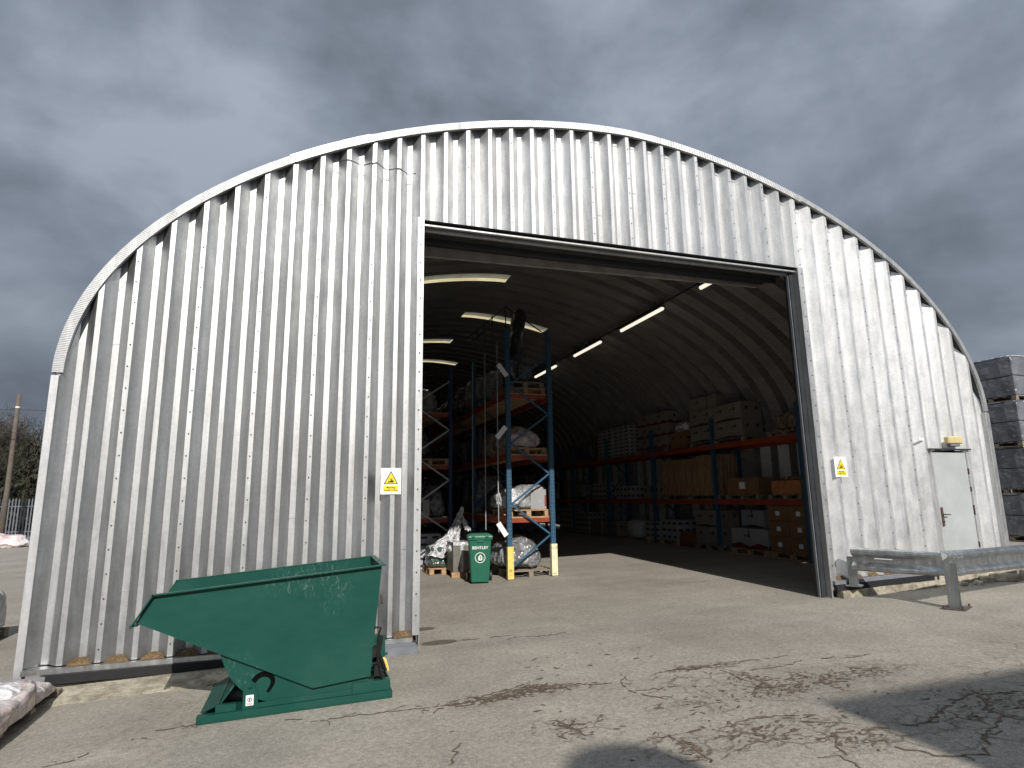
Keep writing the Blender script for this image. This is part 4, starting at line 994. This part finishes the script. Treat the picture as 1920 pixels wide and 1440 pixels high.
# loads in the navy rack
cx2 = 2.68
def on2(lv): return gz(2.22) + lv + .012
crate(2.55, 14.6, gz(cx2) + .01, .8, .8, .78, 'pale slotted crate on the floor under the navy rack', 5, 3, simple('pale_crate', (.38, .39, .42), .7))
carton(2.45, 14.35, on2(1.15), .42, .45, .42, 'white carton with a red and yellow crest on the lowest shelf of the navy rack', WHITEC)
mb = MB(); mb.box(2.42, 2.50, 14.1205, 14.1225, on2(1.15) + .16, on2(1.15) + .36); o = mb.build('printed_crest', REDP); tag(o, 'red and yellow printed patch on the white carton in the navy rack', 'print')
lump(2.85, 14.75, on2(1.15), .75, .95, .72, 'bags under loose grey film on the lowest shelf of the navy rack', F_GREY, 41, .07, .5, sq=2.6)
pallet(cx2, 14.75, on2(2.38), .9, 1.1, 'pallet on the middle shelf of the navy rack')
lump(2.5, 14.7, on2(2.38) + .137, .6, .9, .8, 'dark grey rounded bag on the middle shelf of the navy rack', F_DARK, 43, .07, .35, sq=2.4)
lump(2.62, 14.8, on2(3.62), .62, .9, .62, 'grey sacks stacked on the top shelf of the navy rack', F_GREY, 45, .05, .2, sq=3.5)
for li, lv in enumerate((0, 1.15, 2.38, 3.62)):
    for k in range(3):
        dn, mt = DESC[rl.choice((0, 1, 2))]
        lump(cx2 + .02, 16.2 + k * 1.4, (on2(lv) if li else gz(cx2)), .9, 1.15, rl.uniform(.6, .95), '%s, %s load in on %s of the navy rack' % (dn, ORD[k], LVN[li]), mt, 60 + li * 5 + k, .05, .15, sub=4)
# floor goods left of the bin
pallet(2.80, 13.55, gz(2.8), .62, .8, 'small orange tinted pallet under the upright plume of film', WOOD)
lump(2.80, 13.55, gz(2.8) + .136, .64, .8, .45, 'dark box in bright crumpled film on the small pallet left of the bin', F_GREEN, 51, .03, .08, sq=7)
F_SHEET = film('draped_film', (.48, .49, .50), (.74, .75, .77), (.90, .91, .92), .9, .2, .7, 6)
F_SHEET_M = bpy.data.materials['draped_film'].node_tree.nodes['Principled BSDF']; F_SHEET_M.inputs['Alpha'].default_value = .93
def drape(P, seed, name, label, par=None, rows=46, cols=20):
    # P: (x, y, z, half width, fold depth) down the length of a hanging crumpled sheet
    sd = Vector((seed, seed * 2, 0)); mb_ = MB(); G_ = []
    for i in range(rows + 1):
        t_ = i / rows * (len(P) - 1); k = min(int(t_), len(P) - 2); f_ = t_ - k; f_ = f_ * f_ * (3 - 2 * f_)
        q_ = [P[k][m_] + (P[k + 1][m_] - P[k][m_]) * f_ for m_ in range(5)]; row = []
        for j_ in range(cols + 1):
            u_ = j_ / cols * 2 - 1
            w_ = q_[3] * (1 + .18 * noise.noise(Vector((i * .23, 5, seed))))
            fold = q_[4] * (math.cos(u_ * 2.2) * 1.1 + .55 * math.sin(u_ * 9 + i * .12 + seed) + .5 * noise.noise(Vector((u_ * 3, i * .16, seed)) + sd))
            jit = Vector((noise.noise(Vector((u_ * 5, i * .4, 1)) + sd), noise.noise(Vector((u_ * 5, i * .4, 9)) + sd), noise.noise(Vector((u_ * 5, i * .4, 4)) + sd))) * .035
            row.append(Vector((q_[0] + u_ * w_, q_[1] - fold, q_[2] + .02 * math.sin(u_ * 6))) + jit)
        G_.append(row)
    for i in range(rows):
        for j_ in range(cols): mb_.quad(G_[i][j_], G_[i][j_ + 1], G_[i + 1][j_ + 1], G_[i + 1][j_])
    me_ = mb_.build(name, bpy.data.materials['draped_film'], par, recalc=False)
    bm_ = bmesh.new(); bm_.from_mesh(me_.data); bmesh.ops.remove_doubles(bm_, verts=bm_.verts, dist=.0005); bm_.to_mesh(me_.data); bm_.free()
    if label: tag(me_, label, 'film', 'stretch film')
    return me_
drape([(3.28, 13.45, 1.42, .02, .01), (3.22, 13.45, 1.26, .07, .04), (3.14, 13.44, 1.02, .10, .07), (3.04, 13.4, .80, .17, .08), (2.86, 13.25, .62, .34, .06), (2.80, 13.1, .42, .36, .04)], 3, 'stretch_film', 'plume of loose stretch film pulled up to a point from the wrapped dark box')
drape([(3.25, 13.44, 1.24, .03, .02), (3.33, 13.42, 1.10, .07, .03), (3.40, 13.4, .92, .06, .02)], 8, 'stretch_film', 'short flap of film hanging right of the plume tip', None, 14, 8)
mb = MB(); mb.box(-.16, .16, -.28, .28, 0, .11); o = mb.build('wooden_block', WOOD, bevel=.004); o.location = (3.02, 12.72, gz(3)); o.rotation_euler = (0, 0, R(-10)); tag(o, 'pale timber block under the white edged carton left of the bin', 'block')
t = carton(3.02, 12.75, gz(3) + .112, .36, .6, .58, 'film wrapped carton with white corner strips standing left of the bin', simple('dark_carton', (.16, .15, .13), .5), group='boxes by the rack ends')
mb = MB(); mb.box(-.03, .03, -.305, -.3015, .0, .58); mb.box(-.18, .18, -.306, -.302, .52, .585); mb.box(-.182, .182, -.302, .302, .581, .588); mb.build('corner_strip', F_WHITE, t)
lump(2.98, 12.8, gz(3) + .5, .46, .55, .16, 'crumpled white film lying over the carton left of the bin', F_WHITE, 57, .05, .4, sq=2.6, name='stretch_film', cat='film', group='stretch film')

# goods in the right hand rack: x 9.9..10.6
RX = 10.24
fz = gz(9.9)
w1 = gz(9.88) + 1.27 + .003; w2 = gz(9.88) + 2.66 + .003
pallet(RX, 10.86, fz, .74, 1.22, 'yellowish pallet under the six brown cartons', WOOD)
for r_ in range(3):
    for c in range(2):
        carton(RX - .02, 10.55 + c * .61, fz + .137 + r_ * .335, .70, .60, .33, '%s brown labelled carton, %s column, in the stack nearest the right jamb' % (('bottom', 'middle', 'top')[r_], ('near', 'far')[c]), KRAFT, lab=.12, group='brown cartons stacked on a pallet')
carton(RX - .02, 10.85, fz + .137 + 1.006, .70, 1.16, .03, 'flat brown sheet of card lying on the six brown cartons', KRAFT)
pallet(RX - .05, 12.15, fz, .74, 1.25, 'yellowish pallet under the white carton with red zigzag print', WOOD)
carton(RX - .1, 12.15, fz + .137, .55, 1.25, .46, 'low white carton with dark red zigzag print on the floor under the right rack', WHITEC, stripe='wave', marks=1)
carton(10.42, 12.45, fz + .137 + .463, .34, .8, .42, 'plain white carton behind and above the red zigzag one', WHITEC, stripe='dark', marks=1)
pallet(RX - .05, 13.72, fz, .74, 1.05, 'dark pallet under the two white cartons beside the second rack post', OLDWOOD)
carton(RX - .06, 13.72, fz + .137, .66, .98, .44, 'lower of two wrapped white cartons by the second rack post', CREAMC, marks=2)
carton(RX - .06, 13.72, fz + .137 + .443, .66, .98, .42, 'upper of two film wrapped white cartons beside the second rack post', CREAMC, stripe='dark', marks=2)
lump(RX - .03, 14.72, fz, .62, .85, .42, 'rusty brown low bin of scrap on the floor under the right rack', simple('rusty_brown', (.16, .06, .03), .8), 71, .04, .05, sq=8)
pallet(RX - .05, 15.95, fz, .74, 1.7, 'pallet under the white slotted crates', WOOD)
crate(RX - .05, 15.50, fz + .137, .66, .82, .56, 'nearer white slotted crate on the floor pallet under the right rack', 3, 3)
crate(RX - .05, 16.40, fz + .137, .66, .82, .50, 'farther white slotted crate on the floor pallet under the right rack', 3, 3)
lump(RX - .05, 17.7, fz + .02, .75, .9, .62, 'white woven bulk bag with tied loops on the floor', BULK, 75, .04, .1, sq=3, name='bulk_bag', cat='bag', group='bags')
carton(RX, 19.2, fz + .05, .7, .9, .5, 'cream carton on the floor beyond the white bulk bag', CREAMC, marks=2)
carton(RX, 20.3, fz + .05, .7, .8, .45, 'second cream carton on the floor beyond the white bulk bag', CREAMC)
crate(RX, 21.5, fz + .05, .7, 1.2, .75, 'far white slotted crate on the floor near the rack end', 4, 4)
crate(RX, 23.1, fz + .05, .7, 1.2, .85, 'farthest white slotted crate on the floor near the rack end', 4, 4)
# middle shelf
def shelf_pallet(y, d_, z, lbl): pallet(RX, y, z, .74, d_, lbl, OLDWOOD, h=.11)
shelf_pallet(10.9, 1.0, w1, 'pallet under the orange brown tray on the lower beam'); carton(RX, 10.9, w1 + .112, .62, .88, .30, 'orange brown tray with a ragged top on the lower beam near the doorway', simple('orange_card', (.42, .16, .05), .8))
lump(RX, 10.9, w1 + .415, .5, .75, .10, 'ragged contents heaped in the orange brown tray', F_BROWN, 81, .04, .3, sub=4)
shelf_pallet(12.3, 1.2, w1, 'pallet under the wide brown carton on the lower beam'); carton(RX, 12.3, w1 + .112, .66, 1.12, .40, 'wide brown carton with one white label on the lower beam', KRAFT, lab=.2)
shelf_pallet(14.45, 2.5, w1, 'long pallet under the tall brown bales')
BALE = Mat('streaked_brown_bale', (.3, .18, .09), .8); BALE.color(BALE.ramp(BALE.noise(6, 6, .75, .6, (3, 3, .4)), [(.3, (.08, .045, .025)), (.5, (.25, .145, .075)), (.68, (.44, .32, .2))])); BALE.bump(BALE.noise(8, 4, .6, 0, (2, 2, .4)), .6, .03); BALE = BALE.m
for k, nm in enumerate(('nearest', 'middle', 'farthest')): carton(RX - .02, 13.65 + k * .86, w1 + .112, .68, .84, (1.04, .98, 1.0)[k], nm + ' of three tall streaked brown bales between the two orange beams', BALE, group='tall brown bales', name='bale')
carton(RX, 16.5, w1 + .02, .6, .9, .42, 'cream carton on the lower beam beyond the brown bales', CREAMC, marks=3)
crate(RX, 18.2, w1 + .02, .66, 1.0, .42, 'white slotted crate on the lower beam beyond the third post', 2, 4)
crate(RX, 20.0, w1 + .02, .66, 1.2, .55, 'farther white slotted crate on the lower beam', 3, 4)
lump(RX, 22, w1 + .02, .66, 1.2, .6, 'grey wrapped bundle on the lower beam near its dark end', F_GREY, 83, .06)
# top shelf
shelf_pallet(10.75, 1.0, w2, 'pallet under the thin flat film parcel on the upper beam'); lump(RX, 10.75, w2 + .112, .66, .95, .42, 'brown and grey film wrapped parcel on the upper beam near the doorway', F_BROWN, 85, .06, .25, sq=3, topnoise=.1)
shelf_pallet(13.15, 2.2, w2, 'long pallet under the big cream cartons on the upper beam')
for r_ in range(2):
    for c in range(2): carton(RX - .02, 12.65 + c * 1.08, w2 + .112 + r_ * .435, .60, 1.06, .43, '%s big cream carton, %s column, on the beam above the brown bales' % (('lower', 'upper')[r_], ('near', 'far')[c]), CREAMC, stripe='dark', marks=2, group='big cream cartons on the upper beam')
carton(RX - .04, 13.35, w2 + .112 + .875, .42, .36, .34, 'nearer small cream carton on top of the big cream ones', CREAMC); carton(RX - .04, 13.93, w2 + .112 + .875, .46, .70, .34, 'farther small cream carton on top of the big cream ones', CREAMC, marks=1)
carton(RX, 14.95, w2 + .02, .6, .7, .48, 'brown carton under a film rag between the two cream stacks', KRAFT, marks=2)
lump(RX - .06, 14.85, w2 + .5, .6, .6, .28, 'rag of white film lying on the brown carton between the cream stacks', F_WHITE, 87, .07, .3, sq=2.6)
shelf_pallet(16.3, 1.7, w2, 'pallet under the red banded cream cartons on the upper beam')
for r_ in range(3):
    for c in range(2): carton(RX - .02, 15.85 + c * .84, w2 + .112 + r_ * .365, .58 - r_ * .03, .82, .36, '%s red banded cream carton in the %s column farther along the upper beam' % (('bottom', 'middle', 'top')[r_], ('near', 'far')[c]), CREAMC, stripe='wave', marks=1, group='red banded cream cartons')
for k in range(2): crate(RX, 18.25 + k * 1.2, w2 + .03, .6, 1.1, 1.0, '%s tall white slotted crate far along the upper beam' % ('nearer', 'farther')[k], 8, 3)
lump(RX, 21.3, w2 + .03, .6, 1.2, .7, 'dark bundle near the far end of the upper beam', F_DARK, 89, .06)
# bundles far back on the floor
for k in range(6):
    x = 6.6 + (k % 3) * .98; yy = 24 + (k // 3) * 1.4
    lump(x, yy, gz(x), .9, 1.1, 1.1 + .2 * (k % 2), '%s wrapped bundle of the %s row deep in the hall' % (('left', 'middle', 'right')[k % 3], ('front', 'rear')[k // 3]), (F_GREY, F_DARK)[k % 2], 95 + k, .05, .1, sub=4)

# ------------------------------------------------------------------ ceiling lights and conduit
TUBE = Mat('lit_tube', (.9, .88, .8), .4); TUBE.b.inputs['Emission Color'].default_value = (1, .93, .76, 1); TUBE.b.inputs['Emission Strength'].default_value = 1.0; TUBE = TUBE.m
LN = ['nearest', 'second', 'third', 'farthest visible']
for k, (ya, yb) in enumerate(((8.35, 10.1), (11.5, 13.5), (14.65, 16.45), (17.9, 19.85))):
    t = thing('strip_light', '%s lit strip light in the row under the vault' % LN[k], 'light', (7.5, (ya + yb) / 2, 5.86), 0, 'strip lights under the vault')
    h = (yb - ya) / 2
    mb = MB(); mb.box(-.05, .05, -h, h, .0, .055); mb.build('light_housing', CONDUIT, t)
    mb = MB(); mb.tube([(0, -h + .02, -.03), (0, h - .02, -.03)], .042, 10); mb.build('tube', TUBE, t, smooth=True)
mb = MB(); mb.tube([(7.5, 8.05, 5.95), (7.5, 30, 5.95)], .022, 6)
for k in range(12): mb.tube([(7.5, 8.2 + k * 1.8, 5.95), (7.5, 8.2 + k * 1.8, arch_z(7.5, .22))], .006, 5)
o = mb.build('light_conduit', CONDUIT); tag(o, 'dark conduit carrying the strip lights along the vault', 'conduit')

# ------------------------------------------------------------------ left edge: wrapped pallets, fence, pole, trees
pallet(-2.62, 5.45, gz(-2.6), 1.12, 3.0, 'grey weathered pallet under wrapped sacks at the left front of the yard', OLDWOOD, h=.09)
lump(-2.6, 5.1, gz(-2.6) + .09, 1.14, 2.9, .19, 'flat layer of pinkish sacks in clear film on the pallet in the left foreground', SACK, 101, .016, .03, sq=8, topnoise=.05, sub=6)
lump(-2.6, 6.6, gz(-2.6) + .09, 1.10, .75, .10, 'sloping skirt of clear film at the far end of the wrapped sacks', SACK, 102, .015, .12, sq=5, topnoise=.03, sub=5)
lump(-2.38, 6.2, gz(-2.6) + .25, .60, .62, .06, 'crumpled white printed sheet on the far end of the wrapped sacks', SHEETW, 103, .03, .25, sq=3, topnoise=.06, name='plastic_sheet', cat='sheet', group='white sheets on the sacks')
lump(-2.3, 5.5, gz(-2.6) + .25, .42, .4, .05, 'crumpled white printed sheet nearer the camera on the wrapped sacks', SHEETW, 105, .03, .25, sq=3, topnoise=.06, name='plastic_sheet', cat='sheet', group='white sheets on the sacks')
pallet(-4.42, 9.9, gz(-4.2), 1.2, 1.2, 'pallet under the grey wrapped load beside the left wall', OLDWOOD)
lump(-4.42, 9.9, gz(-4.2) + .136, 1.2, 1.25, .5, 'grey wrapped load with a pale top beside the left wall', F_WHITE, 107, .03, .06, sq=9)
lump(-13.6, 35.5, gz(-13.6), 2.6, 1.4, .62, 'low white and red wrapped load far off before the fence', film('red_white_film', (.5, .3, .3), (.7, .68, .68), (.85, .85, .87), .6, sc=2), 109, .12, .4, sq=2.6)
STEEL = simple('fence_steel', (.13, .145, .165), .55, .4, .2, 4)
FN = thing('palisade_fence', 'grey steel palisade fence across the far left of the yard', 'fence', (-15, 42, gz(-15)))
mb = MB(); n = 90
for k in range(n):
    x = -16 + k * .155
    if x > 1: break
    mb.prism([(x - .035, .05), (x + .035, .05), (x + .035, 2.28), (x, 2.4), (x - .035, 2.28)], -.004, .004)
pa = mb.build('pales', STEEL, FN); pa['kind'] = 'stuff'
for zz in (.5, 1.9):
    mb = MB(); mb.box(-16, -2, .005, .05, zz, zz + .05); mb.build('rail', STEEL, FN)
for k in range(6):
    mb = MB(); mb.box(-16 + k * 2.75, -16 + k * 2.75 + .1, .055, .15, 0, 2.35); mb.build('fence_post', STEEL, FN)
FN.location = (-9.5, 42, gz(-15))
PW = simple('pole_wood', (.12, .10, .08), .85, 0, .3, 6, .2)
PL = thing('telegraph_pole', 'weathered wooden telegraph pole rising behind the fence on the far left', 'pole', (-15.45, 40, gz(-15)))
mb = MB(); mb.tube([(0, 0, 0), (0, 0, 3), (-.02, 0, 6), (-.04, 0, 8.1)], [.14, .125, .11, .095], 12); mb.build('pole', PW, PL, smooth=True)
mb = MB(); mb.tube([(-.03, 0, 7.28), (-.03, 0, 7.36)], .108, 12); mb.build('pole_band', LABELW, PL)
for k, (za, zb_, y2) in enumerate(((8.0, 7.7, 44), (5.7, 5.6, 39))):
    mb = MB(); P = []
    for i in range(21):
        t_ = i / 20; P.append((-60 + 75 * t_, 40 + (y2 - 40) * t_, za + (zb_ - za) * t_ - .8 * math.sin(math.pi * t_) * (0 if k else 1) - .2 * k))
    mb.tube(P, .018, 4, False); o = mb.build('overhead_wire', BLACK); tag(o, ('upper thin overhead wire crossing at the pole top', 'lower thin overhead wire crossing the middle of the pole')[k], 'wire', 'overhead wires')
TW = simple('twigs', (.05, .036, .028), .9, 0, .35, 3); TW2 = simple('reddish_twigs', (.07, .042, .03), .9, 0, .35, 3); TG = simple('dark_ivy', (.03, .032, .018), .9, 0, .4, 3)
def bare_tree(x, y, h, seed, label, mt):
    r_ = random.Random(seed); t_ = thing('tree', label, 'tree', (x, y, gz(x)), 0, 'bare trees beyond the fence')
    mb_ = MB(); tips = []
    def grow(p, d, ln, rad, lv):
        q_ = p + d * ln; mid_ = p + d * ln * .5 + Vector((r_.gauss(0, .05), r_.gauss(0, .05), 0)) * ln
        mb_.tube([p, mid_, q_], [rad, rad * .85, rad * .65], 5 if lv < 2 else 3, False)
        if lv >= 4: tips.append(q_); return
        for k in range(3 if lv else 5):
            a = r_.random() * 6.28; s_ = .35 + r_.random() * .45
            nd = (d + Vector((math.cos(a) * s_, math.sin(a) * s_, r_.uniform(-.05, .25)))).normalized()
            grow(p + d * ln * r_.uniform(.45, 1), nd, ln * r_.uniform(.55, .75), rad * .55, lv + 1)
    grow(Vector((0, 0, 0)), Vector((0, 0, 1)), h * .42, h * .02, 0)
    mb_.build('trunk', TW, t_, recalc=False)
    mb_ = MB()
    for q_ in tips:
        for k in range(9):
            d = Vector((r_.gauss(0, 1), r_.gauss(0, 1), r_.gauss(.5, 1))).normalized(); ln = r_.uniform(.25, .8); s_ = Vector((r_.gauss(0, 1), r_.gauss(0, 1), r_.gauss(0, 1))).normalized() * r_.uniform(.012, .03)
            o_ = q_ + Vector((r_.gauss(0, .3), r_.gauss(0, .3), r_.gauss(0, .3)))
            mb_.quad(o_ - s_, o_ + s_, o_ + d * ln)
    for k in range(3600):
        a = r_.random() * 6.28; rr_ = h * .36 * r_.random() ** .5; zz = r_.uniform(.0, h * .78) * (1 - .4 * rr_ / (h * .36)); o_ = Vector((math.cos(a) * rr_, math.sin(a) * rr_, zz)); s_ = .12 + .1 * r_.random()
        mb_.quad(o_, o_ + Vector((r_.gauss(0, s_), r_.gauss(0, s_), s_)), o_ + Vector((r_.gauss(0, s_), r_.gauss(0, s_), -s_)))
    mb_.build('crown', mt, t_, recalc=False)
TL = ['reddish bare tree at the far left edge', 'tall dark bare tree left of the pole', 'ivy dark bare tree behind the pole', 'reddish bare tree right of the pole', 'bushy dark tree beside the building edge', 'bare brown tree deeper in the row by the building', 'low ivy covered tree behind the fence left', 'low dark tree behind the fence right', 'pale twiggy tree partly hidden by the building']
for k, (x, y, h) in enumerate(((-27.5, 62, 9.5), (-25.0, 60, 9.0), (-23.6, 56, 8.8), (-21.9, 60, 9.6), (-20.0, 55, 8.8), (-18.6, 62, 9.2), (-24.2, 50, 6.2), (-19.8, 48, 6.0), (-16.5, 58, 8.6))):
    bare_tree(x, y, h * 1.1, 200 + k, TL[k], (TW2, TW, TG, TW2, TG, TW, TG, TG, TW2)[k])

# ------------------------------------------------------------------ stacked wrapped blocks on the right
for k in range(4):
    z = gz(17) + k * 1.13; jx = (0, .05, -.03, .02)[k]
    nm = ('bottom', 'second lowest', 'second highest', 'top')[k]
    pallet(16.95 + jx, 10.6, z, 1.25, 1.2, '%s pallet in the black block tower beside the building' % nm, OLDWOOD, group='pallets in the block tower', h=.12)
    t = thing('wrapped_blocks', '%s of four black wrapped block packs stacked beside the building' % nm, 'block pack', (16.95 + jx, 10.6, z + .122), 0, 'stacked packs of blocks')
    for r_ in range(2):
        mb = MB(); mb.box(-.625, .625, -.62, .62, r_ * .492, r_ * .492 + .485); mb.build('block_layer', F_BLACKPACK, t, bevel=.02)
    lump(0, 0, .975, 1.26, 1.25, .03, '', F_WHITE if k == 3 else F_GREY, 130 + k, .012, .0, sq=8, name='film_top', par=t, sub=4)
    if k == 1: mb = MB(); mb.box(-.35, -.12, -.632, -.628, .38, .55); mb.build('paper_label', LABELW, t)
    pallet(18.3 + jx, 10.6, z, 1.25, 1.2, '%s pallet in the second tower of black wrapped blocks farther right' % nm, OLDWOOD, group='pallets in the block tower', h=.12)
    t = thing('wrapped_blocks', '%s pack of black wrapped blocks in the second tower farther right' % nm, 'block pack', (18.3 + jx, 10.6, z + .122), 0, 'stacked packs of blocks')
    mb = MB(); mb.box(-.625, .625, -.62, .62, 0, .485); mb.box(-.625, .625, -.62, .62, .492, .977); mb.build('block_layer', F_BLACKPACK, t, bevel=.02)

# ------------------------------------------------------------------ unseen casters added behind the viewpoint, shaped to give the yard its shadows
SH = thing('shadow_shed', 'unseen tall shed behind the viewpoint, added to shadow the right of the yard', 'shed', (9.1, -14, gz(9.1)))
mb = MB(); mb.box(-6, 6, -6, 6, 0, 7.7); mb.build('shed_wall', GREYM, SH)
mb = MB(); mb.box(-6.03, 6.03, -6.03, 6.03, 7.702, 7.78); mb.build('shed_roof', DARKSTEEL, SH)
mb = MB(); mb.box(-2, 2, 6.005, 6.06, 0, 4.5); mb.build('shed_door', GALVDARK, SH)
SI = thing('shadow_silo', 'unseen slim silo behind the viewpoint, added to shadow the front of the yard', 'silo', (1.32, -6.2, gz(1.3)))
mb = MB(); mb.tube([(0, 0, 1.2), (0, 0, 6.35), (0, 0, 6.5), (0, 0, 6.56)], [.46, .46, .38, .2], 24); mb.build('silo_body', GREYM, SI)
for a in range(4):
    mb = MB(); mb.box(.30 * math.cos(a * 1.571 + .78) - .04, .30 * math.cos(a * 1.571 + .78) + .04, .30 * math.sin(a * 1.571 + .78) - .04, .30 * math.sin(a * 1.571 + .78) + .04, 0, 1.25); mb.build('leg', DARKSTEEL, SI)
